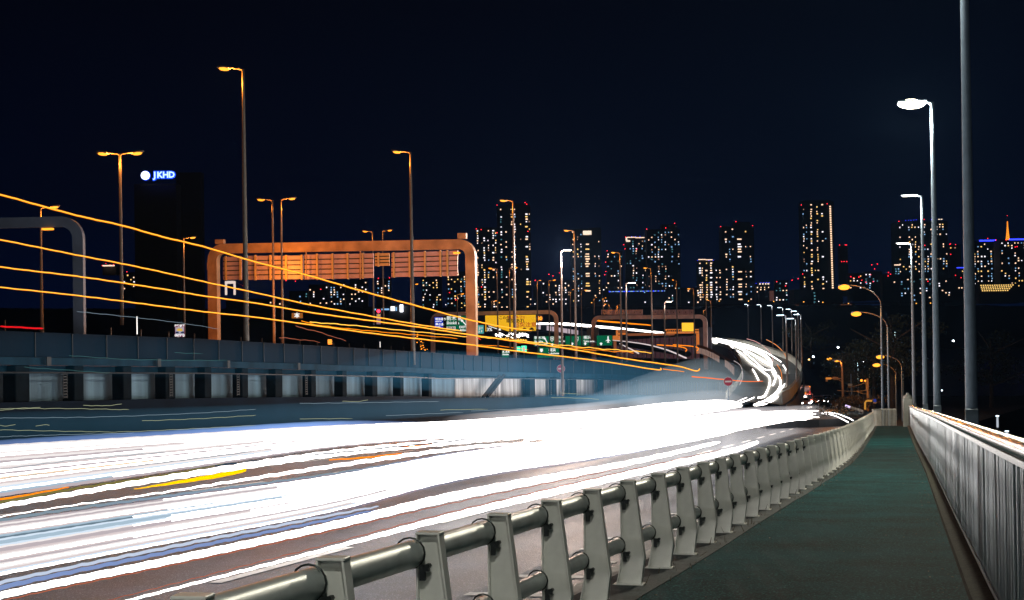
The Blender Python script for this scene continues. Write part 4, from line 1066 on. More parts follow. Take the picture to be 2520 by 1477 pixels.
# lettered building
t = building('very dark block beneath the glowing blue-white roof lettering', 333, 436, 452, 740, 520, dens=0, cat='building', name='office_block', seed=40, tops=((345,432,450),))
building('dark narrower block joined right of the lettered building', 437, 498, 424, 740, 560, dens=0.0, cat='building', name='office_block', seed=41)
lt = empty('roof_sign', tuple(D(390, 431.5, 516)), ANG); tag(lt, 'glowing white and blue roof sign reading JKHD beside a white disc', 'lit sign')
s5 = 516/F_PX; E_jw = emis('white_blue_letter', (.50, .74, 1.0), 1.7, False); E_jb = emis('blue_halo_glow', (.01, .07, .9), 1.6, False)
b = MB(); b.tube([(-32.5*s5, -.3, 0), (-32.5*s5, .3, 0)], 10.2*s5, 28); b.build('disc_lamp', emis('disc_white', (.9, .97, 1), 3, False), lt)
b = MB(); b.tube([(-32.5*s5, .35, 0), (-32.5*s5, .8, 0)], 11.8*s5, 28); b.build('disc_halo', E_jb, lt)
for i, ch in enumerate('JKHD'):
    x_ = (-8.5, 3.6, 18.2, 33.0)[i]*s5
    text_mesh(ch, 17.5*s5*1.18, E_jw, lt, Vector((x_, -.4, 0)), Vector((1, 0, 0)), Vector((0, 1, 0)), 'letter', 'CENTER', .085)
    text_mesh(ch, 17.5*s5*1.18, E_jb, lt, Vector((x_, .0, 0)), Vector((1, 0, 0)), Vector((0, 1, 0)), 'letter_halo', 'CENTER', .34)  # larger blue letters and disc stand in for the backlit halo
b = MB(); b.box((0, 1.2, -2.6), (10.5, .5, .5)); b.box((-4, 1.2, -1.6), (.15, .15, 2.2)); b.box((4, 1.2, -1.6), (.15, .15, 2.2)); b.build('support_frame', M_dark, lt)
# white bridge tower in the distance
t = empty('bridge_tower', tuple(D(567, 726, 1400)), ANG); tag(t, 'small floodlit white bridge tower seen under the left end of the gantry', 'bridge tower')
s1 = 1400/F_PX; E_bt = emis('floodlit_white', (.85, .70, .62), 1.0, False)  # tower faces emit, standing in for floodlights
for x_ in (-10.5, 10.5): b = MB(); b.box((x_*s1, 0, 17*s1), (5*s1, 4*s1, 34*s1)); b.build('leg', E_bt, t)
b = MB(); b.box((0, 0, 31*s1), (16*s1, 4*s1, 7*s1)); b.build('crossbeam', E_bt, t)
for k in range(6):
    o = link('warning_light', red_me, t); o.location = ((16+k*5)*s1, 0, (31-k*2.9)*s1); o.scale = (.6*s1,)*3
MB().tube([((13+i*4)*s1, 0, (33-i*2.6)*s1) for i in range(12)], .35, 5).build('cable', M_pole, t)
# far roof with red dots, far shop lights, lone lights
t = empty('rooftop', tuple(D(267, 654, 900)), ANG); tag(t, 'pale lit flat roof edge with red dots at the left', 'building')
s9 = 900/F_PX; b = MB(); b.box((0, 0, 0), (27*s9, 3, 2.4*s9)); b.build('lit_edge', E_wl, t)
b = MB(); b.box((0, 6, -12*s9), (34*s9, 8, 22*s9)); b.build('wall', M_bldg, t)
for dx, dy in ((-13, .5), (-4, 5), (6, 1.5), (13, 0), (15, 2)): o = link('warning_light', red_me, t); o.location = (dx*s9, -2, dy*s9); o.scale = (.9*s9,)*3
t = building('dark hall with a string of small blue and white lights', 348, 440, 744, 778, 900, dens=.0, cat='building', name='low_building', seed=50,
    extra=tuple((355+k*3.7+(k % 3), 752+(k*5 % 7)*1.9, 356.3+k*3.7+(k % 3), 753.6+(k*5 % 7)*1.9, (E_bl, WIN[2], WIN[1])[k % 3], 'lit_window') for k in range(22)))
building('dark depot with three bright white lights and a lit billboard', 958, 1010, 752, 775, 620, cat='building', name='low_building', dens=0, seed=51,
    extra=((962,754,972,765,WIN[1],'lit_panel'),(974,756,977,765,WIN[2],'lit_panel'),(985,750,992,768,emis('flood_white', (.9, .92, 1), 5, False),'floodlight'),(920,759,958,763,WIN[2],'strip_light')))
# mid-distance dark high bridge with orange-lit piers behind the curved viaduct
hb = empty('distant_viaduct', tuple(D(2000, 748, 1300)), ANG); tag(hb, 'dark distant viaduct glowing faintly orange beneath its deck, behind the curved road', 'bridge')
s3 = 1300/F_PX; b = MB(); b.box((-240*s3, 0, 0), (1160*s3, 8, 3*s3)); b.build('deck', M_bldg2, hb)
E_dim = emis('dim_orange_glow', (.13, .045, .015), .7, False)  # dim emission standing in for orange light on edges and piers
for (xa, xb) in ((-170, -110), (-118, -92), (-50, 42), (52, 98), (-445, -425), (-500, -470), (-540, -512)):
    b = MB(); b.box(((xa+xb)/2*s3, 2, 1.2*s3), ((xb-xa)*s3, 4, 1.0*s3)); b.build('lit_edge', E_dim, hb)
for (xa, xb) in ((66, 94), (-120, -98), (-50, -36)):
    b = MB()
    for k in range(4): w4 = (xb-xa)/4; b.prism([((xa+w4*k)*s3, -4.2, -2*s3), ((xa+w4*(k+1)-.8)*s3, -4.2, -2*s3), ((xa+w4*(k+.5))*s3, -4.2, -8*s3)], (0, 0, 0), (0, .5, 0))
    b.build('lit_pier', E_dim, hb)
for k in range(9):
    b = MB(); b.box(((-560+k*110)*s3, 0, -16*s3), (6*s3, 5, 30*s3)); b.build('pier', M_bldg2, hb)
# small orange and white lights at the far shore: street lamps too small to show parts
far = [(1208,765,'o'),(1182,755,'o'),(1229,745,'o'),(1273,760,'o'),(1310,759,'o'),(1327,760,'o'),(1456,745,'o'),(1291,770,'o'),(2015,742,'w'),(1770,741,'o'),(1842,741,'o'),(1904,742,'o'),(1978,743,'o'),(2025,744,'o'),(2088,747,'o'),(2255,747,'o'),(2273,745,'o'),(2290,746,'o'),
 (2001.5,878,'W'),(1991,885,'y'),(2062.5,855,'W'),(2125,891,'W'),(2188,905,'W'),(2346,839,'W'),(2356,977,'W'),(2318,961,'W'),(2137,846,'w'),(1080,726,'w'),(1046,724,'w'),(1097,750,'w'),(880,712,'w'),(2181,952,'g'),(2400,930,'b'),(2403,905,'b')]
EL = {'o': emis('far_orange_dot', (1, .42, .06), 2.2, False), 'w': emis('far_white_dot', (.9, .93, 1), 2.0, False), 'W': emis('far_white_flood', (.8, .92, 1), 9, False), 'y': emis('far_yellow_flood', (1, .62, .2), 4, False), 'g': emis('far_green_dot', (.05, .8, .4), 1, False), 'b': emis('far_blue_dot', (.03, .12, .6), 1, False)}
names_far = {'o': 'tiny orange street lamp at the far shore', 'w': 'tiny white street lamp in the distance', 'W': 'bright white park lamp in the dark', 'y': 'yellowish park lamp beside the bright white one', 'g': 'tiny green light low between the bow-arm posts', 'b': 'faint blue light in the dark at the right'}
def place_words(x): return 'far left' if x < 1000 else 'under the left towers' if x < 1340 else 'under the middle towers' if x < 1900 else 'under the slender tower' if x < 2100 else 'beyond the railing'
ORD = 'first second third fourth fifth sixth seventh eighth ninth tenth eleventh twelfth thirteenth fourteenth fifteenth sixteenth seventeenth eighteenth'.split()
for i, (x, y, k) in enumerate(far):
    same = sorted(q_[0] for q_ in far if q_[2] == k); od = ORD[same.index(x)]
    dd = 1250 if k in 'ow' else 420
    q = {'o': 1.9, 'w': 1.6, 'W': 3.4, 'y': 3, 'g': 1, 'b': 1.6}[k]
    if (x, y) in ((2125,891), (2318,961), (2188,905)): q = 2.1
    p = D(x, y, dd); t = empty('street_lamp', tuple(p)); tag(t, f'{names_far[k]}, {od} from the left' if len(same) > 1 else names_far[k], 'street lamp', 'distant small ' + names_far[k].split()[1] + ' lamps')
    t['_x'] = x
    b = MB(); b.sphere((0, 0, 0), q*dd/F_PX*.8, 10, 6, .8); b.build('lantern', EL[k], t, True)
    b = MB(); b.tube([(0, 0, -q*dd/F_PX*.6), (0, 0, -10*dd/F_PX)], .06*dd/420, 6); b.build('pole', M_dark, t)
    del t['_x']
# lit poles in the dark right
for (x, y0, y1, d, lab, em) in ((2206.5, 816, 1030, 230, 'thin pale pole right of the bow-arm lamps, the taller of two', 'w'), (2224.5, 847, 1030, 240, 'thin pale pole just left of the pale lamp posts, the shorter of two', 'w'), (2113, 893, 1010, 250, 'thin pale pole left of the utility pole', 'w'), (2141.5, 906, 1000, 240, 'thin orange-lit pole above the utility pole', 'o')):
    p = D(x, y1, d); q = D(x, y0, d); t = empty('street_lamp', tuple(p)); tag(t, lab, 'street lamp')
    MB().tube([(0, 0, 0), (0, 0, (q.z-p.z)*.5), (0, 0, q.z-p.z)], [.11, .09, .07], 8).build('pole', M_polew, t, True)
    light(t, Vector((-.7, -.5, q.z-p.z+.1)), (.6, .9, 1) if em == 'w' else (1, .5, .1), 160, .1)
# ================================================================== DARK LAND beyond the roads
b = MB(); rt = random.Random(21); xs = list(range(-260, 2900, 12)); prev = None
for x in xs:
    base = 752 if x > 1850 else (760 if x < 700 else 757)
    h = base + rt.uniform(-2.5, 2.5) - (9 if 1875 < x < 1960 else 0)*.4
    p = D(x, h, 1150); q = Vector((p.x, p.y, GZ)); k = Fh*60
    if prev: b.quad(prev[1], q, p, prev[0]); b.quad(prev[0], p, p+k, prev[0]+k); b.quad(prev[0]+k, p+k, q+k, prev[1]+k)
    prev = (p, q)
tag(b.build('terrain', M_ground), kind='structure')

# ================================================================== CURVED VIADUCT
inn = [(1786,985,176),(1797,972,190),(1812,955,215),(1823,935,245),(1827,916,280),(1823,897,318),(1815,880,356),(1801,865,410),(1778,853,463),(1745,846,540),(1700,842,600),(1600,836,660)]
outp = [(1925,996,168),(1944,984,182),(1959,965,202),(1970,945,232),(1973,925,268),(1964,907,315),(1944,889,352),(1905,873,410),(1855,856,480),(1805,845,560),(1747,839,620),(1640,833,680)]
def spl(tab, n=6):
    o = []
    for i in range(len(tab)-1):
        p0 = tab[max(i-1, 0)]; p1 = tab[i]; p2 = tab[i+1]; p3 = tab[min(i+2, len(tab)-1)]
        for k in range(n):
            t = k/n
            o.append(tuple(.5*((2*p1[j]) + (-p0[j]+p2[j])*t + (2*p0[j]-5*p1[j]+4*p2[j]-p3[j])*t*t + (-p0[j]+3*p1[j]-3*p2[j]+p3[j])*t**3) for j in range(len(p1))))
    o.append(tab[-1]); return o
I_ = [D(*q) for q in spl(inn)]; O_ = [D(*q) for q in spl(outp)]
M_deck = mat('viaduct_asphalt', (.14, .14, .12), .6, 0, .3, .15, .1, 2)
M_para = mat('viaduct_parapet', (.42, .44, .38), .7, 0, .3, .2)
vd = MB(); vd.ribbon(O_, I_)
Z = Vector((0, 0, 1))
tag(vd.build('elevated_road', M_deck), kind='structure')
pv = empty('viaduct', tuple(O_[0])); tag(pv, 'curved viaduct sweeping right and back left beyond the junction, pale parapet on its outer side', 'viaduct')
def pvs(name, E, z0, z1, m, th=.0, step=1):
    b = MB(); o0 = Vector(pv.location)
    for p, q in zip(E, E[1:]):
        b.quad(p+Z*z0-o0, q+Z*z0-o0, q+Z*z1-o0, p+Z*z1-o0)
        if th:
            c = sum(I_, Vector())/len(I_); w_ = (p-c); w_.z = 0; w_ = w_.normalized()*th
            b.quad(p+Z*z1-o0, q+Z*z1-o0, q+Z*z1-o0+w_, p+Z*z1-o0+w_); b.quad(p+Z*z0-o0+w_, p+Z*z1-o0+w_, q+Z*z1-o0+w_, q+Z*z0-o0+w_)
    return b.build(name, m, pv)
pvs('outer_parapet', O_, -.02, 1.15, M_para, .35); pvs('inner_parapet', I_, -.02, .85, M_para, -.3)
pvs('outer_fascia', [p+Vector((.36, 0, 0)) for p in O_], -1.8, -.03, M_dark)
pvs('inner_fascia', [p-Vector((.32, 0, 0)) for p in I_], -2.0, -.03, M_dark)
r_ = MB(); r_.tube([p+Z*1.35-Vector(pv.location) for p in O_], .07, 6); r_.build('hand_rail', M_para, pv)
for k in range(4, len(O_)-3, 9):
    b = MB(); m_ = (O_[k]+I_[k])/2; b.box(m_-Vector(pv.location)+Z*(-(m_.z-GZ)/2-1.4), (2.2, 2.2, max(1, m_.z-GZ-1.4))); b.build('pier', M_pillar, pv)
# low-noise wall with lit panels on the inside of the bend
lw = empty('lit_panel_wall', tuple(D(1722, 862, 380))); tag(lw, 'curving side wall with pinkish lit panels left of the viaduct bend', 'wall')
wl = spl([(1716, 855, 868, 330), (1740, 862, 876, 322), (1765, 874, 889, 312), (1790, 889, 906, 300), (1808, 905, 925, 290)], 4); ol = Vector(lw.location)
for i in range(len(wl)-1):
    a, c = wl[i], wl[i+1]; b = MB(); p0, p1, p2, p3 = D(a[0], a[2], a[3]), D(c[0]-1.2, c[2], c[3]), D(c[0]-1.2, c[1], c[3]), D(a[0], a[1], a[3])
    b.prism([p0-ol, p1-ol, p2-ol, p3-ol], (0, 0, 0), NH*.3); b.build('wall_panel', emis('lit_wall_panel', (.42, .27, .22), .55, False) if i not in (9, 10) else M_pillar, lw)  # panels emit by themselves in place of light shining on them
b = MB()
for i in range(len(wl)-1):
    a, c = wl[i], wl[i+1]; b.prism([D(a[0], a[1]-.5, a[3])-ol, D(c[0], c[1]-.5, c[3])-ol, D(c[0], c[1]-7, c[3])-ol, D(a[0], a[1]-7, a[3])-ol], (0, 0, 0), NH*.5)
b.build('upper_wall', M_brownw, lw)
# long lit row of far noise-barrier panels under the white streak
lb = empty('lit_noise_barrier', tuple(D(1500, 810, 560))); tag(lb, 'far row of white lit barrier panels behind the gantries, right of the speed sign', 'wall')
ob = Vector(lb.location)
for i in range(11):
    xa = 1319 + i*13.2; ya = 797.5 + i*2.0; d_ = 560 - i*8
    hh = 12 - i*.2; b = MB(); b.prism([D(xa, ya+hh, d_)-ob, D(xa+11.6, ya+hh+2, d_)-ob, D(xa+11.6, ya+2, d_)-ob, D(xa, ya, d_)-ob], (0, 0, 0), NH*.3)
    b.build('barrier_panel', emis('lit_barrier_panel', (.62, .50, .56), .8, False) if i < 8 and i not in (1,) else M_gantd, lb)  # pale panels emit, the light on them put into the material
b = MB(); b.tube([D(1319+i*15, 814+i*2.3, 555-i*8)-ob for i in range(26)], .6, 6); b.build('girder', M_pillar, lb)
# orange footbridge-like gantry carrying the amber panel
fo = empty('orange_bridge', tuple(D(1620, 826, 425))); tag(fo, 'far orange-lit beam bridge with railings beneath the amber panel', 'bridge'); of_ = Vector(fo.location)
E_ob = emis('sodium_lit_steel', (.62, .17, .03), .9, False); E_od = emis('sodium_lit_steel_dim', (.26, .08, .03), .8, False)  # bridge steel emits, with sodium lamplight put into its colour
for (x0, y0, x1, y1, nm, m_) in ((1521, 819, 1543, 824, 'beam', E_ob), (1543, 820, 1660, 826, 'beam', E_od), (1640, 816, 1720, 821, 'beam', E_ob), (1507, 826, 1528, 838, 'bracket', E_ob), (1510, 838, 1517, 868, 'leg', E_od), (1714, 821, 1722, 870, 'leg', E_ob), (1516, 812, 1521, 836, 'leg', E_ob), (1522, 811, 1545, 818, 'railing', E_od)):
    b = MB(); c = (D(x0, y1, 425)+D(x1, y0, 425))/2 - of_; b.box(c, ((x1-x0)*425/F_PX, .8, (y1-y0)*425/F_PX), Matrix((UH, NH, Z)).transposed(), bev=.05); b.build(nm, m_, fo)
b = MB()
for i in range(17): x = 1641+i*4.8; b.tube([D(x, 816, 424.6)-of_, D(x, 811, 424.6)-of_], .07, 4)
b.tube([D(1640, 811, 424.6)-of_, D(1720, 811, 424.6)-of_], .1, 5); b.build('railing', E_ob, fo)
# dark panelled wall below that bridge
wb = empty('panelled_wall', tuple(D(1620, 850, 450))); tag(wb, 'dim brown panelled wall under the orange bridge behind the far lanes', 'wall'); ow = Vector(wb.location)
b = MB(); b.prism([D(1517, 880, 450)-ow, D(1722, 884, 450)-ow, D(1722, 826, 450)-ow, D(1517, 838, 450)-ow], (0, 0, 0), NH*.5); b.build('wall_panels', emis('dim_brown_lit', (.060, .026, .030), .75, False), wb)  # wall carries its dim lit tone as emission
for i in range(18):
    x = 1525+i*11; s = MB(); s.prism([D(x, 881, 449)-ow, D(x+1.0, 881, 449)-ow, D(x+1.0, 832, 449)-ow, D(x, 832, 449)-ow], (0, 0, 0), NH*.4); s.build('post', M_pillar, wb)

# ================================================================== LIGHT TRAILS (headlights and marker lamps of passing traffic)
TW = emis('headlight_white', (1.0, .955, .93), 4.2); TP = emis('headlight_pinkish', (.66, .56, .56), 1.1); TB = emis('headlight_pale_blue', (.55, .64, .80), 1.0)
TG = emis('headlight_grey_blue', (.22, .30, .36), 1.0); TBL = emis('cool_blue_streak', (.20, .28, .52), 1.1); TO = emis('amber_marker', (1.0, .26, .004), 1.35)
TOd = emis('red_brown_streak', (.45, .13, .07), 1.0); TY = emis('yellow_indicator', (1.0, .55, .0), 1.5); TGr = emis('pale_green_streak', (.42, .52, .34), 1.0); TN = emis('thin_navy_streak', (.03, .06, .10), 1.0)
TWf = emis('far_headlight_white', (1.0, .93, .88), 7.0); THo = emis('amber_marker_hot', (1.0, .50, .06), 1.75)
def hd_(px, py, h, dmax):
    p = P(px, py, h-.16); d = (p-EYE).dot(CF); return min(d, dmax)
def dense(pts, step=14.0):
    o = []
    for a, c in zip(pts, pts[1:]):
        n = max(1, int(abs(c[0]-a[0])/step) or int(abs(c[1]-a[1])/step) or 1)
        for k in range(n):
            t = k/n; inv = (1-t)/a[2] + t/c[2]
            o.append((a[0]+(c[0]-a[0])*t, a[1]+(c[1]-a[1])*t, 1/inv, a[3]+(c[3]-a[3])*t))
    o.append(pts[-1]); return o
def smooth_pts(pts):
    if len(pts) < 3: return dense(pts)
    inv = [(x, y, 1/d, w_) for x, y, d, w_ in pts]
    n = 8 if len(pts) > 6 else 14
    return [(x, y, 1/max(i, 1e-4), max(w_, .3)) for x, y, i, w_ in spl(inv, n)]
def strand(mb, pts, seg=6, wob=.0, mi=0, seed=0, squash=1.0, mi_fn=None, ext=False):
    """pts: (px, py, depth, width px)"""
    r = random.Random(seed); q = dense(smooth_pts(pts), 10.0); ph = r.random()*6; ph2 = r.random()*6
    P3 = []; R3 = []
    for i, (x, y, d, w_) in enumerate(q):
        j = wob*(math.sin(x*.11+ph) + .6*math.sin(x*.27+ph2))*(120/max(d, 60))
        P3.append(D(x, y+j, d)); R3.append(max(w_, .5)*d/F_PX/2*(1+.10*wob*math.sin(x*.19+ph2)))
    R3[-1] *= .35
    if ext: v = (P3[4]-P3[0]).normalized(); P3.insert(0, P3[0]-v*55); R3.insert(0, R3[0]); q.insert(0, q[0])
    n = len(q)
    f0 = len(mb.f); mb.tube(P3, R3, seg, mi, squash=squash)
    if mi_fn:
        for i in range(n-1):
            m_ = mi_fn(q[i][0])
            for s_ in range(seg): mb.m[f0+i*seg+s_] = m_
def trail(label, pts, m, wob=.5, group=None, seed=0, cat='light trail', name='light_trail'):
    b = MB(); strand(b, pts, 8, wob, 0, seed, ext=pts[0][0] < -100)
    o = b.build(name, m, None, True); c = Vector(b.v[0])
    for v in o.data.vertices: v.co -= c
    o.location = c; tag(o, label, cat, group); return o
def at_y(tab, x):
    if x <= tab[0][0]:
        (x0, y0), (x1, y1) = tab[0], tab[1]; return y0 + (y1-y0)*(x-x0)/(x1-x0)
    for (x0, y0), (x1, y1) in zip(tab, tab[1:]):
        if x <= x1: return y0 + (y1-y0)*(x-x0)/(x1-x0)
    return tab[-1][1]
def band(label, up, lo, n, mats, seq, dmax, x_end, h=.7, seed=0, over=1.35, rnd_end=60, xs_=(-420, 0, 400, 800, 1119, 1476, 1637, 1771, 1825, 1950, 2016), name='light_trails'):
    b = MB(); r = random.Random(seed)
    for k in range(n):
        f = (k+.5)/n; xe = x_end - r.random()*rnd_end
        pts = []
        for x in [q for q in xs_ if q < xe-20] + [xe]:
            yu, yl = at_y(up, x), at_y(lo, x); y = yu + (yl-yu)*f
            pts.append((x, y, hd_(x, y, h, dmax), max((yl-yu)/n*over, 1.2)))
        # depth must grow steadily along the lane
        for i in range(1, len(pts)): pts[i] = (pts[i][0], pts[i][1], max(pts[i][2], pts[i-1][2]+1), pts[i][3])
        mi, thr = seq[k % len(seq)]
        strand(b, pts, 8, .22, mi, seed*31+k, mi_fn=(lambda x, mi=mi, thr=thr: 5 if x > 1080 else (mi if x < thr else 0)), ext=True)
    o = b.build(name, mats, None, True); tag(o, label, 'light trail', None, 'stuff'); return o
MT = [TW, TP, TB, TG, TN, TWf] + [emis(n_, c_, 1.0) for n_, c_ in (('streak_near_white', (.93, .87, .86)), ('streak_soft_pink', (.72, .62, .62)), ('streak_mauve_grey', (.52, .45, .48)), ('streak_ice', (.70, .82, .95)), ('streak_steel', (.40, .53, .64)), ('streak_slate', (.15, .22, .28)), ('streak_peach', (.95, .70, .50)))]
w1, w2, w3, b1_, b2_, dk_, pe_ = 6, 7, 8, 9, 10, 11, 12
upA = [(0,1096),(800,1048),(1119,1036),(1476,1010),(1637,992),(1771,985),(1830,992)]; loA = [(0,1221),(800,1104),(1119,1077),(1538,1044),(1700,1023),(1830,1001)]
upC = [(0,1285),(800,1174),(1119,1117),(1538,1062),(1798,1019),(1900,1010),(2016,1009)]; loC = [(0,1415),(800,1262),(1119,1182),(1476,1125),(1637,1098),(1771,1072),(1871,1046),(1950,1036),(2016,1033)]
rs = random.Random(77)
def sq(lst): return [(m_, 0 if m_ == 0 else rs.uniform(250, 1080)) for m_ in lst]
seqA = sq([w1, 0, 0, w1, 0, w2, w1, w3, 0, w1, w2, 0, w3, 0, pe_, 0, w2, w1, b1_, 0, b2_, w3])
seqC = sq([w3, w1, w3, w1, 0, 0, w2, b2_, dk_, b1_, b2_, b2_, b1_, w1, w3, w3, w2, w1, 0, 0, w2, w3, w1, 0, w1, w2, b1_, 0])
band('broad white mass of headlight trails filling the far lanes', upA, loA, 22, MT, seqA, 172, 1828, seed=1, over=1.5)
band('broad whitish mass of headlight trails filling the near lanes', upC, loC, 28, MT, seqC, 150, 2018, seed=2, over=1.5)
def halo(parent, pts, m, seed):  # emissive volume tube standing in for glare and haze round the trails
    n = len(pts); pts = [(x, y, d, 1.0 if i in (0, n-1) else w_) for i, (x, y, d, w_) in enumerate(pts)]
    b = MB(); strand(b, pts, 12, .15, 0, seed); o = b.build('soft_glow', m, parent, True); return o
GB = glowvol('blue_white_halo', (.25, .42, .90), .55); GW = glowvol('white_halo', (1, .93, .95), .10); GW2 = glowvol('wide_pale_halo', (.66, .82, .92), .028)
bandA = [o for o in COL.objects if o.name == 'light_trails'][0]; bandC = [o for o in COL.objects if o.name == 'light_trails.001'][0]
def hp(tab, dmax, w0, w1, dy=0, f=1.0):
    return [(x, y+dy, hd_(x, y, .7, dmax)*f, w0+(w1-w0)*i/(len(tab)-1)) for i, (x, y) in enumerate(tab)]
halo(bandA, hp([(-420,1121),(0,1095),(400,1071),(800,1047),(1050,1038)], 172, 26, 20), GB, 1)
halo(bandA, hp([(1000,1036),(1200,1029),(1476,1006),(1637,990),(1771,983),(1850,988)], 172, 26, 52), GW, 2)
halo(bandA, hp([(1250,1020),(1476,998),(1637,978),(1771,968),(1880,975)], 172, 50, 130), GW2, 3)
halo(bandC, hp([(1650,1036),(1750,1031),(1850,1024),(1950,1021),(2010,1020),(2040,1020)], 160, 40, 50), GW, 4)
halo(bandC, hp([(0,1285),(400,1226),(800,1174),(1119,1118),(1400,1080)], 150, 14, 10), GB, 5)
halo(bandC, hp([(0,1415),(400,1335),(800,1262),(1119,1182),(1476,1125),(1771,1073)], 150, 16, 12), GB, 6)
GB2 = glowvol('dim_blue_ghost', (.025, .10, .16), .11); GB4 = glowvol('dark_teal_ghost', (.01, .11, .20), .016); GB3 = glowvol('teal_blue_ghost', (.04, .17, .29), .040)  # faint emissive veils that tint bank and barrier like blurred traffic
def xd(pts, xp, w0, w1):
    return [(x, y, xp/ray(x, y).x, w0+(w1-w0)*i/(len(pts)-1)) for i, (x, y) in enumerate(pts)]
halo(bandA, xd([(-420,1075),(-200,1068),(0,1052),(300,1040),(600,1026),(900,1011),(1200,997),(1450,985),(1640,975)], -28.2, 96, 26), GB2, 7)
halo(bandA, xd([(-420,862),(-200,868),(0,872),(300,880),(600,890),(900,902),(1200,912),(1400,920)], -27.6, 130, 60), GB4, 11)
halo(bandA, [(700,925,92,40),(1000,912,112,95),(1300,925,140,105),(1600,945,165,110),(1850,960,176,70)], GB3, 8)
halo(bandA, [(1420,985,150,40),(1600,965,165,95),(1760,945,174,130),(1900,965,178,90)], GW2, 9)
upM = [(0,1229),(800,1108),(1119,1080),(1538,1048),(1798,1012),(1860,1010)]; loM = [(0,1284),(800,1172),(1119,1119),(1538,1063),(1798,1020),(1860,1016)]
# single trails in the middle and along the near lane
def L(*a, h=.7, dmax=150, w_=None):
    o = []
    for q in a: o.append((q[0], q[1], hd_(q[0], q[1], h, dmax), q[2]))
    for i in range(1, len(o)): o[i] = (o[i][0], o[i][1], max(o[i][2], o[i-1][2]+.3), o[i][3])
    return o
trail('white headlight trail between the two white masses, above the dark gap', L((-420,1318,15),(0,1246,11),(400,1178,13),(800,1119,16),(1119,1087,14),(1538,1052,12),(1700,1030,10),(1870,1012,10)), TW, seed=3)
trail('thinner white headlight trail inside the dark gap', L((-420,1360,4),(0,1272,2),(400,1212,4),(800,1150,9),(1119,1105,8),(1310,1089,4)), TW, seed=4)
trail('white headlight trail filling the right end of the gap', L((1290,1083,3),(1420,1073,9),(1538,1058,13),(1798,1022,12),(2000,1020,12)), TW, seed=5)
trail('grey-blue streak under the dark gap', L((-420,1375,4),(0,1281,7),(400,1222,6),(800,1168,4),(1119,1116,2)), TG, seed=6)
trail('pale blue trail ending in mid-lane, left of the nearest white trails', L((-420,1535,20),(0,1434,9),(400,1350,8),(800,1271,6),(932,1246,4)), TB, seed=7)
trail('dull blue trail directly below the pale blue one', L((-420,1562,20),(0,1447,12),(400,1362,9),(800,1281,6),(925,1255,3)), TBL, seed=8)
trail('bright white headlight trail second from the guardrail', L((-420,1575,20),(0,1466,17),(400,1383,18),(800,1297,18),(1119,1221,22),(1538,1141,13),(1771,1088,8)), TW, .35, seed=9)
trail('bright white headlight trail closest to the guardrail', L((100,1540,6),(301,1482,6),(768,1361,8),(1119,1269,15),(1538,1170,16),(1798,1110,13),(1866,1087,8)), TW, .35, seed=10)
trail('thin red-brown trail under the second white trail', L((-420,1590,3),(0,1480,3),(400,1396,3),(800,1310,2.5),(1119,1237,2),(1538,1151,1.2)), TOd, seed=11)
trail('thin red-brown trail above the closest white trail', L((240,1484,2),(768,1350,2),(1119,1258,2),(1538,1160,1.5),(1771,1106,1)), TOd, .5, seed=12)
trail('white headlight trail ending before the dark kerb tip', L((1476,1090,14),(1637,1072,13),(1771,1056,12),(1873,1047,8)), TW, seed=13)
trail('yellow indicator trail glowing in the middle lane', L((330,1204,1.5),(450,1185,8),(540,1170,11),(605,1157,8)), TY, .2, seed=14)
trail('amber trail beneath the far white mass at the left edge', L((-420,1290,5),(0,1229,5),(100,1212,4),(170,1199,3)), TO, .2, seed=15)
trail('olive thin trail at the left edge, under the amber one', L((-420,1310,8),(0,1236,6),(200,1200,5),(400,1170,4),(560,1140,1.5)), emis('olive_streak', (.20, .18, .05), 1.0), .4, seed=16)
trail('short amber trail in the middle of the white mass, upper left of three', L((805,1113,2),(870,1107,3),(935,1103,1.5)), TO, .2, seed=17)
trail('longer amber trail in the middle of the white mass, lowest of three', L((811,1132,3),(900,1126,4),(992,1115,2)), TO, .2, seed=18)
trail('short amber trail in the middle of the white mass, upper right of three', L((976,1102,2),(1030,1097,3),(1074,1091,1.5)), TO, .2, seed=19)
for i, (a_, lab) in enumerate((((( -300,1207),(0,1156),(220,1129),(420,1112)),'faint dark line across the far white mass, upper one'), (((-300,1250),(0,1180),(300,1150),(620,1112)),'faint dark line across the far white mass, lower one'), (((530,1146),(700,1127),(900,1107),(1200,1077),(1480,1050)),'dark line along the foot of the far white mass'))):
    trail(lab, [(x, y, hd_(x, y, .7, 150)*.97, 1.6 if i < 2 else 3.2) for x, y in a_], TG if i < 2 else TN, .4, seed=20+i)
# marker-lamp trails of lorries, above eye level: heights above the road of about 3.4 m
def hi(pts, d0, d1, w0, w1):
    x0, x1 = pts[0][0], pts[-1][0]
    return [(x, y, 1/((1-(x-x0)/(x1-x0))/d0 + (x-x0)/(x1-x0)/d1), w0+(w1-w0)*(x-x0)/(x1-x0)) for x, y in pts]
grpO = 'orange marker-lamp trails over the expressway wall'
L1 = [(-150,443),(0,479),(100,506.5),(200,533),(300,555),(400,583),(500,607),(626,644),(760,678.5),(895,717.5),(1029,753.7),(1142,784),(1230,803),(1308,814)]
L2 = [(-150,562),(0,590),(100,610),(200,630),(300,649),(400,670),(500,693),(626,720),(760,749.7),(895,775),(1029,799),(1136,815)]
L3 = [(-150,632),(0,657),(200,681.5),(400,711.5),(492,727),(626,745.7),(760,768.5),(895,787),(1029,805),(1142,822),(1285,842),(1415,861),(1540,883),(1665,901),(1712,913),(1722,908)]
L4 = [(-150,689),(0,707),(150,723),(275,738),(492,766),(626,780.6),(760,799),(895,818),(1029,834),(1152,848),(1269,864),(1406,880),(1507,893),(1615,910),(1626,906)]
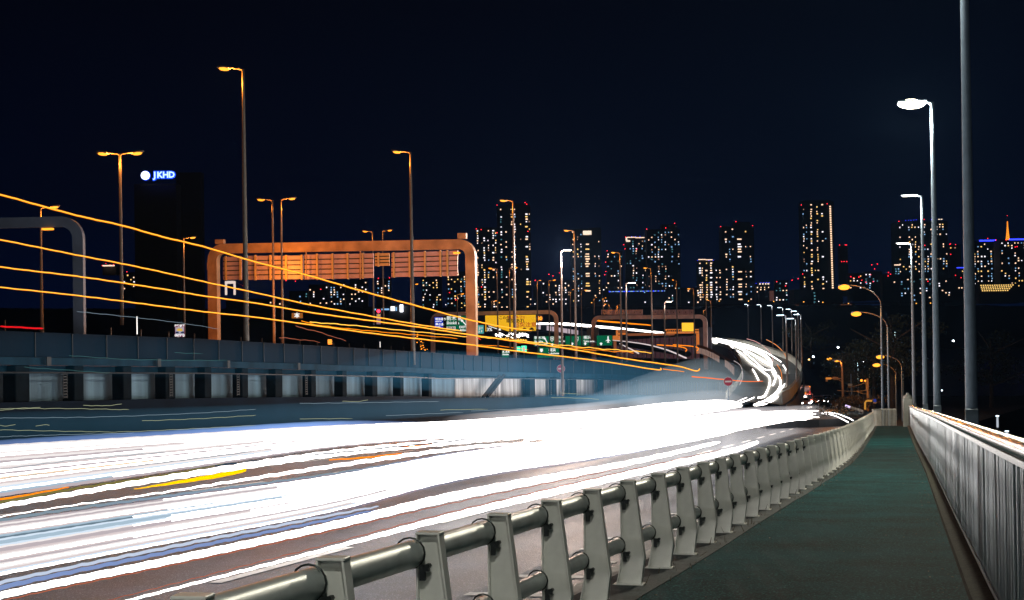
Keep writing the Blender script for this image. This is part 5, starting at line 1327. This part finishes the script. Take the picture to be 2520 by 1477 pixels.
trail('topmost orange trail slanting down from the left edge', hi(L1, 14.5, 62, 5.0, 3.4), TO, .16, grpO, 31)
trail('second orange trail from the top, slanting down from the left edge', hi(L2, 19, 70, 3.9, 3.0), TO, .16, grpO, 32)
trail('third orange trail from the top, reaching furthest right past the grey gantry', hi(L3, 23, 150, 3.7, 3.1), TO, .16, grpO, 33)
trail('lowest orange trail from the left edge, ending with a small hook', hi(L4, 27, 150, 3.4, 3.0), TO, .16, grpO, 34)
for src, d0, d1, lab, sd_ in ((L1, 14.4, 61.5, 'topmost', 31), (L2, 18.9, 69.5, 'second', 32), (L3, 22.9, 149, 'third', 33), (L4, 26.9, 149, 'lowest', 34)):
    trail(f'thin pale yellow core running along the {lab} orange trail', hi([(x, y-.3) for x, y in src], d0*.99, d1*.99, 1.8, 1.5), THo, .16, 'bright cores of the orange trails', sd_)
trail('short pale orange trail above the lowest long trail, upper of two', hi([(763,793),(868,801),(1029,817),(1150,829)], 90, 125, 2.2, 1.6), THo, .5, None, 41)
trail('short pale orange trail above the lowest long trail, lower of two', hi([(742,790.5),(801,803),(950,818),(1126,833)], 88, 122, 2, 1.4), TO, .5, None, 42)
trail('faint red trail falling below the lowest long trail', hi([(728,803),(790,819),(852,839.5)], 86, 100, 1.6, 1.0), TOd, .6, None, 43)
trail('faint reddish trail on the barrier edge at the gantry foot', hi([(688,831),(740,836),(788,842)], 84, 90, 1.4, .8), TOd, .6, None, 44)
trail('pale orange zigzag trail above the furthest orange trail, upper of two', hi([(1168,828),(1285,839),(1415,853),(1500,860),(1578,866),(1604,868)], 120, 150, 2.0, 1.6), THo, 1.1, None, 45)
trail('pale orange zigzag trail above the furthest orange trail, lower of two', hi([(1240,838),(1400,856),(1500,864),(1560,868)], 120, 148, 1.8, 1.4), TO, 1.1, None, 46)
trail('red-orange trail low before the curved viaduct', hi([(1703,927),(1760,932),(1840,939),(1878,938)], 150, 178, 2.6, 1.6), emis('red_orange_marker', (1, .17, .02), 1.3), .3, None, 47)
trail('orange trail piece between the hooks of the long trails', hi([(1632,908),(1660,912),(1684,915)], 140, 150, 2.2, 1.4), TO, .3, None, 48)
trail('orange trail running along under the grey gantry beam', hi([(1466,789),(1500,792),(1540,795.5),(1606,801)], 380, 360, 4, 2.6), TO, .6, None, 49)
trail('thick white headlight trail on the far rise, left half under the gantry', hi([(1319,797),(1380,797),(1415,798),(1465,803),(1540,810),(1635,820)], 540, 470, 4, 4.5), TWf, .5, None, 50)
trail('thin white trail above the lit barrier panels', hi([(1380,799),(1450,804),(1500,808),(1600,817)], 520, 470, 2.5, 2.5), TWf, .5, None, 51)
trail('orange hooked trail on the far lanes, upper of two', hi([(1657,848.5),(1690,851),(1712,854),(1719,858),(1715,864)], 330, 320, 2.2, 2.2), TO, .3, None, 52)
trail('orange hooked trail on the far lanes, lower of two', hi([(1617,848.8),(1650,851),(1680,855),(1690,860),(1687,865)], 335, 322, 2.2, 2.2), TO, .3, None, 53)
trail('white streak bending down on the far lanes behind the posts', hi([(1505,837),(1580,846),(1640,861),(1690,882),(1730,897)][:4], 330, 300, 1.6, 4), TP, .3, None, 54)
trail('pinkish white streak falling on the far lanes', hi([(1525,846),(1550,858),(1572,870)], 320, 305, 2, 4), TP, .3, None, 55)
trail('long red tail-light trail at the left edge on the barrier', hi([(3,803.5),(50,806),(106,809)], 66, 72, 4, 4), emis('red_tail_glow', (.8, .01, .015), 1.0), .2, None, 56)
trail('thin white trail curving below the left orange trails', hi([(190,767),(300,778),(430,793),(540,810)], 70, 90, 1.0, .7), TG, .3, None, 57)
# faint long streaks over the dark bank
thin = [((0,1006),(160,1005.5),(318,1008.5),'pale'),((205,997),(250,999),(300,994.5),'pale'),((0,1010),(50,1005),(100,1002.5),'pale'),((0,1029),(250,1026),(500,1016),(630,1007),'g'),((350,1036),(500,1030),(630,1022),'pale'),((0,1058),(200,1062),(330,1062),(630,1047),'pale'),((0,1075),(150,1070),(330,1066),'g'),((0,1047),(20,1048),(38,1045),'pale'),((88,1048.5),(105,1046),(122,1047),'pale'),
 ((738,993),(900,991),(1081,988),'g'),((843,988),(880,988),(906,984.5),'pale'),((1084,1009),(1201,1007),'pale'),((738,1031),(868,1030),'pale'),((950,1023),(1140,1015),'g'),((1379,967),(1436,971),'pale'),((1357,978.5),(1430,980),(1474,983),'pale'),((1160,1012),(1340,1003),'g'),((1190,1020),(1400,1006),'g'),((60,904),(180,912),(270,918),'teal'),((170,875),(330,885),(560,887),'teal'),((430,868),(500,871),'teal')]
b = MB(); TT = emis('teal_streak', (.05, .14, .14), 1.0)
for i, q in enumerate(thin):
    kk = {'pale': 0, 'g': 1, 'teal': 2}[q[-1]]; pts = [(x, y, 1/((1-x/1500)/54 + (x/1500)/170), 1.2 if kk == 0 else 1.0) for x, y in q[:-1]]
    strand(b, pts, 5, .3, kk, 60+i)
tag(b.build('thin_light_streaks', [emis('pale_yellow_streak', (.40, .44, .28), .8), TG, TT], None, True), 'thin pale green and white streaks over the dark bank between the wall and the lanes', 'light trail', None, 'stuff')
trail('short red tail-light trail left of the teal board', hi([(1160,824),(1172,829),(1183,836)], 300, 290, 2.2, 2.2), emis('red_tail_streak', (.9, .04, .03), 1.0), .6, None, 58)
trail('faint orange trail low behind the barrier under the yellow sign', hi([(1150,848),(1230,852),(1300,861)], 240, 250, 1.5, 1.2), TO, .7, None, 59)
b = MB(); rq = random.Random(9)
for i in range(34):
    x = rq.uniform(1212, 1296); f = (x-1212)/84; y = 817 + rq.uniform(2, 13)*(1-.3*f) + f*2; l_ = rq.uniform(5, 12)
    strand(b, [(x, y, 310, 1.8), (x+l_, y+l_*.45, 308, 1.8)], 5, .1, 0, i)
tag(b.build('lit_car_park', TWf, None, True), 'glittering white cluster of lights beneath the yellow warning sign', 'light trail', None, 'stuff')
b = MB()
for i in range(9): strand(b, [(1243+i*6.2, 832+i*.6, 300, 3.2), (1247+i*6.2, 832.4+i*.6, 300, 3.2)], 5, 0, 0, i)
tag(b.build('amber_lights', THo, None, True), 'row of small amber lights just under the glittering white cluster', 'lights', None, 'stuff')
# trails on the curved viaduct
def cd(py): return interp([(826, 640), (831, 600), (840, 540), (850, 470), (861, 405), (880, 350), (900, 312), (930, 252), (960, 204), (986, 178), (1000, 172)], py)
def ctr(label, pts, m, w0, w1, seed, wob=.2):
    n = len(pts); return trail(label, [(x, y, cd(y)*.985, .72*(w0+(w1-w0)*i/(n-1))) for i, (x, y) in enumerate(pts)], m, wob, 'light trails on the curved viaduct', seed)
ctr('broad white trail along the top of the viaduct bend', [(1749,834),(1790,841),(1828,852),(1860,864),(1886,878),(1897,893)], TWf, 7, 11, 71)
ctr('white trail just outside the broad one on the viaduct', [(1762,833),(1811,843),(1850,853),(1886,868),(1912,884),(1922,891)], TWf, 4, 3, 72)
ctr('white trail just inside the broad one on the viaduct', [(1749,839),(1790,846),(1820,857),(1850,871),(1880,890),(1899,900)], TWf, 3, 8, 73)
ctr('lower thin white trail at the start of the viaduct bend', [(1748,842),(1778,848),(1806,857)], TWf, 2, 3, 74)
ctr('white trail starting by the dark diamond sign, sweeping down left of the bend', [(1815,864),(1830,875),(1845,890),(1862,902),(1878,915),(1893,928),(1894,945),(1888,962),(1880,975),(1865,979)], TWf, 4, 6, 75)
ctr('white trail in the middle of the bend', [(1830,866),(1852,884),(1868,898),(1882,909),(1898,911),(1904,922),(1909,930),(1904,944),(1901,948)], TWf, 3, 4, 76)
ctr('short straight white trail on the left inside of the bend', [(1852,909),(1858,918),(1867,936)], TWf, 3, 4, 77)
ctr('white S-shaped trail right of the middle of the bend', [(1900,904),(1908,916),(1910,928),(1904,940)], TWf, 5, 4, 78)
ctr('thick white trail down the right side of the bend', [(1915,925),(1921,938),(1918,955),(1906,970),(1880,988),(1856,997)], TWf, 4, 8, 79)
ctr('thick white trail at the foot of the bend', [(1931,945),(1922,957),(1908,972),(1885,986),(1864,993)], TWf, 3, 8, 80)
ctr('white trail on the right foot of the bend', [(1915,976),(1902,986),(1884,994),(1860,998)], TWf, 3, 5, 81)
ctr('short white dash at the outer side of the bend', [(1927,899),(1934,909),(1936,916)], TWf, 3, 4, 82)
ctr('thin white and red trail arcing over the bend', [(1838,834),(1860,841),(1880,853),(1895,867),(1902,884),(1899,899)], emis('pinkish_arc', (.8, .4, .38), 1.2), 2, 1.5, 83)
ctr('orange and white trail arcing highest over the bend', [(1886,836),(1905,846),(1920,858),(1930,870),(1935,880)], emis('orange_arc', (.9, .33, .1), 1.3), 1.6, 2.2, 84)
ctr('orange thin trail down the right side of the bend', [(1912,898),(1921,912),(1924,930),(1920,945)], TO, 1.6, 1.6, 85)
ctr('white lamp pair trail meeting the near lanes', [(1790,962+14),(1806,966),(1820,948),(1828,925),(1822,900),(1806,888)][::-1][:4], TP, 1.6, 1.6, 86)
ctr('thin white trail low left of the bend', [(1838,966+12),(1822,985),(1806,992),(1790,998)], TWf, 1.6, 2.5, 87)
ctr('white trail joining the bend to the far white mass', [(1856,978),(1838,986),(1818,992),(1800,994)], TWf, 2.5, 6, 88)
# the two white arcs beyond the crosswalk
def rd_(pts, w0, w1): return [(x, y, hd_(x, y, .7, 400), w0+(w1-w0)*i/(len(pts)-1)) for i, (x, y) in enumerate(pts)]
trail('white arc trail on the side road beyond the dark kerb tip, upper of two', rd_([(2030,1015),(2060,1018),(2085,1028),(2100,1035)], 2, 2.6), TW, .4, None, 90)
trail('white arc trail on the side road beyond the dark kerb tip, lower of two', rd_([(2022,1017),(2050,1022),(2070,1030),(2088,1040)], 2, 3), TW, .2, None, 91)
# bright cluster of orange lights left-centre
t = empty('work_lights', tuple(D(1030, 845, 190))); tag(t, 'cluster of twinkling orange warning lights before the gantry\'s right part', 'warning lights')
rc = random.Random(5); s = 190/F_PX
for k in range(26):
    f = k/25; x = (1022 + 24*f + rc.gauss(0, 3) - 1030)*s; z = -(824 + 42*f + rc.gauss(0, 4) - 845)*s
    b = MB(); b.sphere((0, 0, 0), rc.uniform(.7, 2.0)*s*.8, 8, 5); o = b.build('lamp', E_lamp_of, t, True); o.location = UH*x + Vector((0, 0, z))
b = MB(); b.tube([UH*(-8*s)+Z*(22*s), UH*(16*s)-Z*(24*s)], .05, 5); b.build('cable', M_dark, t)

# ================================================================== VEHICLES
def vehicle_frame(px, py, d, label, cat, name, hdg=0.0):
    c = D(px, py, d); t = empty(name, tuple(c), ANG + hdg); tag(t, label, cat); return t
E_hl = emis('headlamp_glow', (1, .97, .92), 14)
# lorry: front towards the viewer (-y local)
t = vehicle_frame(1986.5, 1000, 330, 'red lorry with a tall pale box and bright headlights waiting at the junction', 'lorry', 'lorry')
b = MB(); b.box((0, 1.0, 1.35), (2.1, 1.9, 1.9), bev=.12); cab = b.build('cab', M_red, t)
b = MB(); b.box((0, .02, 1.72), (1.8, .06, .72), bev=.02); b.build('windscreen', M_glass, cab)
b = MB(); b.box((0, .02, 1.05), (1.3, .06, .28), bev=.02); b.build('grille', M_dark, cab)
b = MB(); b.box((0, .0, .52), (2.1, .16, .26), bev=.04); b.build('bumper', M_signback, cab)
b = MB(); b.box((0, 4.6, 2.5), (1.95, 5.2, 2.3), bev=.05); bx_ = b.build('cargo_box', mat('pinkish_box_panel', (.55, .22, .16), .5, 0, .15, 1), t)
b = MB(); b.box((0, 1.98, 3.0), (1.5, .05, .7), bev=.01); b.build('roof_board', M_signback, bx_)
b = MB(); b.box((0, 4.2, .62), (1.0, 7.2, .18)); b.build('chassis', M_dark, t)
for sx in (-1, 1):
    b = MB(); b.tube([(sx*.82, .0, .74), (sx*.82, -.06, .74)], .21, 12); b.build('headlight', E_hl, t)
    b = MB(); b.box((sx*1.2, .5, 1.8), (.10, .16, .42), bev=.02); b.build('mirror', M_dark, t)
    for y_ in (1.0, 4.9, 6.4): 
        w_ = empty('wheel', (sx*.9, y_, .45)); w_.parent = t
        b = MB(); b.tube([(-.14, 0, 0), (.14, 0, 0)], .45, 16); b.build('tyre', M_rub, w_); b = MB(); b.tube([(-.15, 0, 0), (.15, 0, 0)], .24, 12); b.build('rim', M_signback, w_)
b = MB(); b.box((-.25, -.02, 2.42), (.22, .08, .14), bev=.02); b.build('roof_lamp', E_lamp_of, t)
b = MB(); b.box((.5, -.02, 2.55), (.14, .08, .10), bev=.02); b.build('roof_lamp', E_red, t)
b = MB(); b.box((.85, 1.95, 3.5), (.16, .08, .16), bev=.02); b.build('roof_lamp', E_lamp_of, t)
light(t, (0, -2.5, 1.6), (1, .85, .75), 420, .3)  # added fill light in front of the lorry, not one of its lamps
def car(px, py, d, label, paint, cat='car', w=1.7, hdg=0.0):
    t = vehicle_frame(px, py, d, label, cat, 'car', hdg)
    prof_ = [(0, .30), (0, .62), (.12, .78), (1.05, .92), (1.75, 1.38), (2.9, 1.42), (3.7, .98), (4.25, .92), (4.3, .35)]
    b = MB(); b.prism([(-w/2, y, z) for y, z in prof_], (-w/2, 0, 0), (w/2, 0, 0)); body = b.build('body', paint, t)
    b = MB(); b.prism([(-w*.42, 1.10, .98), (w*.42, 1.10, .98), (w*.36, 1.66, 1.34), (-w*.36, 1.66, 1.34)], (0, 0, 0), (0, -.02, .02)); b.build('windscreen', M_glass, t)
    for sx in (-1, 1):
        b = MB(); b.box((sx*w*.37, -.02, .60), (.34, .06, .17), bev=.03); b.build('headlight', E_hl, t)
        for y_ in (.8, 3.4):
            b = MB(); b.tube([(sx*w*.5-.1*sx, y_, .31), (sx*w*.5+.03*sx, y_, .31)], .31, 14); b.build('wheel', M_rub, t)
    b = MB(); b.box((0, -.03, .42), (w*.8, .05, .16), bev=.02); b.build('grille', M_dark, t)
    return t
car(1983.5, 1001, 300, 'small pale car with two glaring headlights in front of the red lorry', M_signback)
car(2021, 995, 330, 'orange car with bright headlights just right of the lorry', mat('orange_car_paint', (.5, .14, .04), .4), hdg=.3)
car(2044, 992, 345, 'car with glaring headlights furthest right in the side road', M_signback, hdg=.25)
# motorcycle with rider in front of them
t = vehicle_frame(2038.5, 1001, 300, 'dark motorcycle with a rider facing the junction', 'motorcycle', 'motorcycle')
b = MB(); b.tube([(-.06, 0, .32), (.06, 0, .32)], .32, 16); b.build('wheel', M_rub, t); b = MB(); b.tube([(-.06, 1.35, .32), (.06, 1.35, .32)], .32, 16); b.build('wheel', M_rub, t)
b = MB(); b.tube([(0, .05, .35), (0, .30, 1.02)], .05, 8); b.tube([(-.36, .34, 1.02), (.36, .34, 1.02)], .025, 6); b.build('fork', M_dark, t)
b = MB(); b.box((0, .65, .62), (.28, .8, .34), bev=.08); b.build('engine', M_dark, t); b = MB(); b.box((0, 1.05, .84), (.30, .7, .12), bev=.04); b.build('seat', M_rub, t)
b = MB(); b.tube([(0, .0, .86), (0, -.05, .86)], .10, 12); b.build('headlight', E_hl, t)
me = bpy.data.meshes.new('person'); vs = [(0, 1.05, .92), (0, .95, 1.20), (0, .85, 1.45), (0, .80, 1.58), (0, .78, 1.72), (-.20, .86, 1.44), (-.30, .62, 1.20), (-.33, .38, 1.06), (.20, .86, 1.44), (.30, .62, 1.20), (.33, .38, 1.06), (-.14, 1.0, .90), (-.22, .62, .78), (-.22, .72, .30), (.14, 1.0, .90), (.22, .62, .78), (.22, .72, .30)]
me.from_pydata(vs, [(0,1),(1,2),(2,3),(3,4),(2,5),(5,6),(6,7),(2,8),(8,9),(9,10),(0,11),(11,12),(12,13),(0,14),(14,15),(15,16)], [])
rider = bpy.data.objects.new('person', me); COL.objects.link(rider); rider.location = t.location; rider.rotation_euler = t.rotation_euler
sk = rider.modifiers.new('skin', 'SKIN')
for i, rad in enumerate([.15, .16, .15, .065, .115, .075, .05, .04, .075, .05, .04, .10, .08, .06, .10, .08, .06]): me.skin_vertices[0].data[i].radius = (rad, rad)
rider.modifiers.new('sub', 'SUBSURF').levels = 1
me.materials.append(mat('dark_riding_clothes', (.03, .03, .04), .8)); tag(rider, 'rider in dark clothes sitting on the motorcycle at the junction', 'person')

# ================================================================== STREET FURNITURE by the junction
t = empty('traffic_signal', tuple(D(2075, 1001, 215))); tag(t, 'tall pinkish signal post with a horizontal arm holding a signal and a name plate', 'traffic signal'); o0 = Vector(t.location)
q = lambda x, y, d=215: D(x, y, d) - o0
MB().tube([q(2075, 1001), q(2073.6, 945), q(2072.5, 905), q(2071, 893), q(2066, 888), q(2061, 886.5)], [.16, .14, .11, .09, .07, .06], 10).build('pole', M_gant, t, True)
MB().tube([q(2072, 932), q(2034, 931)], .06, 6).build('arm', M_gant, t); MB().tube([q(2072, 939), q(2064, 934.5), q(2052, 934)], .05, 6).build('brace', M_gant, t)
Rh = Matrix((UH, NH, Z)).transposed(); s = 215/F_PX
b = MB(); b.box(q(2039, 931.5), (14*s, .3, 5*s), Rh, bev=.1); b.build('signal_head', emis('sodium_lit_signal', (.75, .25, .04), .8, False), t)  # signal body emits, imitating sodium light on it
b = MB(); b.box(q(2056, 931), (14*s, .1, 6.5*s), Rh, bev=.02); b.build('name_plate', M_gant, t)
b = MB(); b.box(q(2034.5, 937), (5*s, .2, 5*s), Rh, bev=.03); b.build('small_plate', M_gant, t)
b = MB(); b.box(q(2059, 886.5), (1.0, .5, .2), Rh, bev=.06); hd3 = b.build('lamp_head', M_pole, t); b = MB(); b.sphere(q(2059, 888), .3, 10, 6, .45); b.build('lamp_lens', E_lamp_o, hd3)
light(t, q(2068, 893), (1, .34, .06), 90)
t = empty('utility_pole', tuple(D(2136, 1012, 205))); tag(t, 'orange-lit utility pole with short crossarms left of the bow-arm lamps', 'utility pole'); o0 = Vector(t.location); s = 205/F_PX
M_up = mat('sodium_tinted_pole', (.36, .26, .14), .8, 0, .4, 3)  # orange of the sodium light is put into the pole colour
MB().tube([q(2136, 1012, 205), q(2135, 932, 205)], [.17, .12], 10).build('pole', M_up, t)
for (x0, x1, y_) in ((2120, 2135, 938), (2127, 2135, 961), (2128, 2138, 945)):
    b = MB(); b.tube([q(x0, y_, 205), q(x1, y_+.4, 205)], .06, 6); b.build('crossarm', M_up, t)
b = MB(); b.sphere(q(2120, 936.5, 205), .14, 8, 5); b.build('insulator', E_lamp_of, t); b = MB(); b.sphere(q(2129, 937.3, 205), .11, 8, 5); b.build('insulator', E_lamp_of, t)  # insulators glow by emission though they are no lamps
b = MB(); b.box(q(2134, 952, 205), (.3, .3, .9), bev=.05); b.build('transformer', M_up, t)
for (a, c) in (((2134, 940), (2086, 953)), ((2134, 961), (2060, 961)), ((2133, 970), (2107, 962))):
    b = MB(); m = [q(a[0]+(c[0]-a[0])*i/8, a[1]+(c[1]-a[1])*i/8 + 2.2*math.sin(math.pi*i/8), 205) for i in range(9)]; b.tube(m, .035, 5); b.build('cable', M_up, t)
t = empty('camera_pole', tuple(D(2097, 1000, 225))); tag(t, 'grey pole with a boxy camera housing between the signal post and the utility pole', 'camera pole'); o0 = Vector(t.location)
MB().tube([q(2097, 1000, 225), q(2094, 920, 225)], [.15, .06], 8).build('pole', M_pole, t); b = MB(); b.box(q(2092, 947, 225), (.55, .5, .3), bev=.06); b.build('housing', M_polew, t)
t = empty('sign_post', tuple(D(2130, 1006, 140))); tag(t, 'yellow angled pipe post holding a small round blue sign over a white plate', 'road sign'); o0 = Vector(t.location)
E_yp = emis('sodium_lit_pipe', (.75, .34, .05), .7, False)  # pipe, like the blue disc below, emits in place of lamplight
MB().tube([q(2129, 1008, 140), q(2129, 991, 140), q(2131, 988, 140), q(2134, 986.5, 140), q(2146, 986.5, 140)], .07, 8).build('pipe', E_yp, t, True)
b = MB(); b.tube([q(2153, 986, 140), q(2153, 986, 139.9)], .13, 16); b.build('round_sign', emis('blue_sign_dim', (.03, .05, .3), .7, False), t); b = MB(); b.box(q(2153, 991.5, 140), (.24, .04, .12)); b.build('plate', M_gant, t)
t = empty('fence', tuple(D(2080, 1000, 170))); tag(t, 'low white pipe fence beside the side road with violet-lit left end', 'fence'); o0 = Vector(t.location)
for k in range(4): MB().tube([q(2080, 997+k*1.6, 170), q(2112, 1005.5+k*1.6, 170), q(2124, 1010+k*1.6, 168)], .025, 5).build('rail', M_polew, t)
for k in range(6): x = 2081+k*8.4; MB().tube([q(x, 996+k*2.5, 170), q(x, 1006+k*2.6, 170)], .035, 5).build('post', M_polew, t)
b = MB(); b.tube([q(2080.5, 998, 169.5), q(2092, 1002, 169.5)], .10, 6); b.build('lit_rail', emis('violet_white_glow', (.75, .6, 1), 1.3, False), t)  # rail end emits, standing in for violet light falling on it
# dark triangular kerb tip with a small bush where the side road branches off
kt = MB(); tipz = -.16; pts = [P(2130, 1047, -.16), P(2035, 1032, -.16), P(2050, 1036.5, -.16)]
pp_ = [P(x, y, 0.0) for x, y in ((1790, 1040), (2020, 1034), (2112, 1042), (2016, 1046), (1885, 1049))]
kt.prism([Vector((p.x, p.y, p.z-.16)) for p in pp_], (0, 0, 0), (0, 0, .55)); tag(kt.build('traffic_island', mat('dark_kerb', (.03, .035, .045), .8, 0, .3, 2)), kind='structure')

def leafy(mb, c, rx, rz, n, r, size):
    for i in range(n):
        a = r.random()*6.283; u_ = r.uniform(-1, 1); rr_ = r.random()**.45; s_ = math.sqrt(1-u_*u_)
        p = c + Vector((rx*rr_*s_*math.cos(a), rx*rr_*s_*math.sin(a), rz*rr_*u_)); d1 = Vector((r.gauss(0, 1), r.gauss(0, 1), r.gauss(0, .7))).normalized()*size*r.uniform(.5, 1.3); d2 = d1.cross(Vector((r.gauss(0, 1), r.gauss(0, 1), r.gauss(0, 1)))).normalized()*size*.5
        mb.quad(p-d1, p-d2, p+d1, p+d2)
def tree(px, py, d, h, rx, label, m=None, seed=0, name='tree', cat='tree', group=None):
    c = D(px, py, d); t = empty(name, tuple(c)); tag(t, label, cat, group); r = random.Random(seed)
    tk = MB()
    tk.tube([(0, 0, 0), (.1, 0, h*.3), (.05, .1, h*.6), (0, 0, h*.9)], [h*.03, h*.024, h*.015, h*.005], 8)
    for k in range(7):
        a = k*2.4; z = h*(.3+.08*k); tk.tube([(0, 0, z), (math.cos(a)*rx*.5, math.sin(a)*rx*.5, z+h*.14), (math.cos(a)*rx*.8, math.sin(a)*rx*.8, z+h*.22)], [h*.012, h*.008, h*.003], 5)
    tk.build('trunk', M_trunk, t)
    lf_ = MB()
    for k in range(13):
        a = r.random()*6.28; q_ = r.random()**.6*rx*.75; leafy(lf_, Vector((math.cos(a)*q_, math.sin(a)*q_, h*r.uniform(.38, .92))), rx*r.uniform(.25, .45), h*r.uniform(.09, .16), 150, r, h*.022)
    lf_.build('crown', m or M_leaf, t)
tg = 'dark trees beyond the junction'
tree(2100, 1003, 255, 9, 5, 'dim tree directly behind the signal post, left of the utility pole', None, 1, group=tg)
tree(2125, 1003, 235, 7, 4.5, 'brownish tree behind the utility pole', M_leafb, 2, group=tg)
tree(2150, 1010, 225, 9, 5, 'dark tree between the utility pole and the tallest bow-arm post', None, 3, group=tg)
tree(2196, 1018, 215, 12, 6, 'dark tree behind the bow-arm posts, left of the end pillar', None, 4, group=tg)
tree(1996, 905, 400, 10, 7, 'small tree lit by the yellow park lamp right of the viaduct bend', None, 5, group=tg)
tree(2440, 1010, 320, 14, 9, 'very dark tree beyond the railing at the right', None, 6, group=tg)
for (px, py, d, w_, lab, m_, sd) in ((2066, 1000, 235, 3.5, 'green bush at the foot of the signal post', M_leaf, 11), (2088, 1004, 205, 3.0, 'brownish bush beside the low white fence', M_leafb, 12), (2118, 1004, 200, 3.2, 'orange-brown bush under the utility pole', M_leafb, 13), (2048, 1035, 152, 2.0, 'bare twiggy bush on the kerb tip by the white glow', M_leafb, 14)):
    c = D(px, py, d); t = empty('bush', tuple(c)); tag(t, lab, 'bush'); r = random.Random(sd); b = MB()
    for k in range(7): leafy(b, Vector((r.uniform(-w_, w_)*.7, r.uniform(-1, 1), r.uniform(.2, 1.0))), w_*.4, .6, 90 if sd != 14 else 22, r, .16 if sd != 14 else .10)
    b.build('foliage', m_, t); b = MB()
    for k in range(9): a = k*.7; b.tube([(0, 0, -.3), (math.cos(a)*w_*.3, math.sin(a)*.4, .5), (math.cos(a)*w_*.6, math.sin(a)*.8, 1.2)], [.05, .03, .01], 4)
    b.build('stems', M_trunk, t)
t = empty('signboard', tuple(D(2051, 995, 240))); tag(t, 'pale upright board beside the green bush left of the signal post', 'board'); s = 240/F_PX
b = MB(); b.box((0, 0, 1.0*s*12*.5), (4.5*s, .15, 13*s), Rh, bev=.03); b.build('board', M_gant, t); b = MB(); b.tube([(0, .2, -.6), (0, .2, 1.5)], .05, 6); b.build('post', M_dark, t)
t = empty('chevron_sign', tuple(D(1805, 861, 395))); tag(t, 'dark diamond-shaped sign standing where the viaduct trails begin', 'road sign'); s = 395/F_PX
b = MB(); n_ = NH*-.1; b.prism([UH*(-5*s), Z*(-4.5*s), UH*(5*s), Z*(5*s)], (0, 0, 0), NH*.12); b.build('board', M_dark, t); b = MB(); b.tube([(0, 0, -4*s), (0, 0, -14*s)], .09, 6); b.build('post', M_dark, t)
for (x, y0, y1, d, lab) in ((2455, 1023, 1052, 62, 'glowing white column standing in for a water reflection beyond the railing, the higher one'), (2478, 1061, 1080, 48, 'glowing white column standing in for a water reflection beyond the railing, the lower one')):
    p = D(x, y1, d); q2 = D(x, y0, d); t = empty('reflection_column', tuple(p)); tag(t, lab, 'reflection column'); h = q2.z-p.z
    MB().tube([(0, 0, 0), (0, 0, h*.93)], .036, 10).build('glow_tube', emis('reflection_glow', (.8, .9, 1), .55, False), t, True); MB().tube([(0, 0, h*.94), (0, 0, h)], .05, 10).build('cap', E_lamp_c, t, True); MB().tube([(0, 0, -2.5), (0, 0, 0)], .03, 8).build('post', M_dark, t)  # glowing tubes built where lights reflect on the water
# ================================================================== HAZE
hz = bpy.data.materials.new('haze_air'); hz.use_nodes = True; nt = hz.node_tree; nt.nodes.clear()
o_ = nt.nodes.new('ShaderNodeOutputMaterial'); v_ = nt.nodes.new('ShaderNodeVolumePrincipled')
v_.inputs['Color'].default_value = (.25, .52, 1.0, 1); v_.inputs['Density'].default_value = .00007; v_.inputs['Anisotropy'].default_value = .35
nt.links.new(v_.outputs[0], o_.inputs['Volume'])
b = MB(); b.box((0, 1600, 140), (5400, 4000, 2*(140-(GZ-1)))); tag(b.build('haze', hz), kind='stuff')
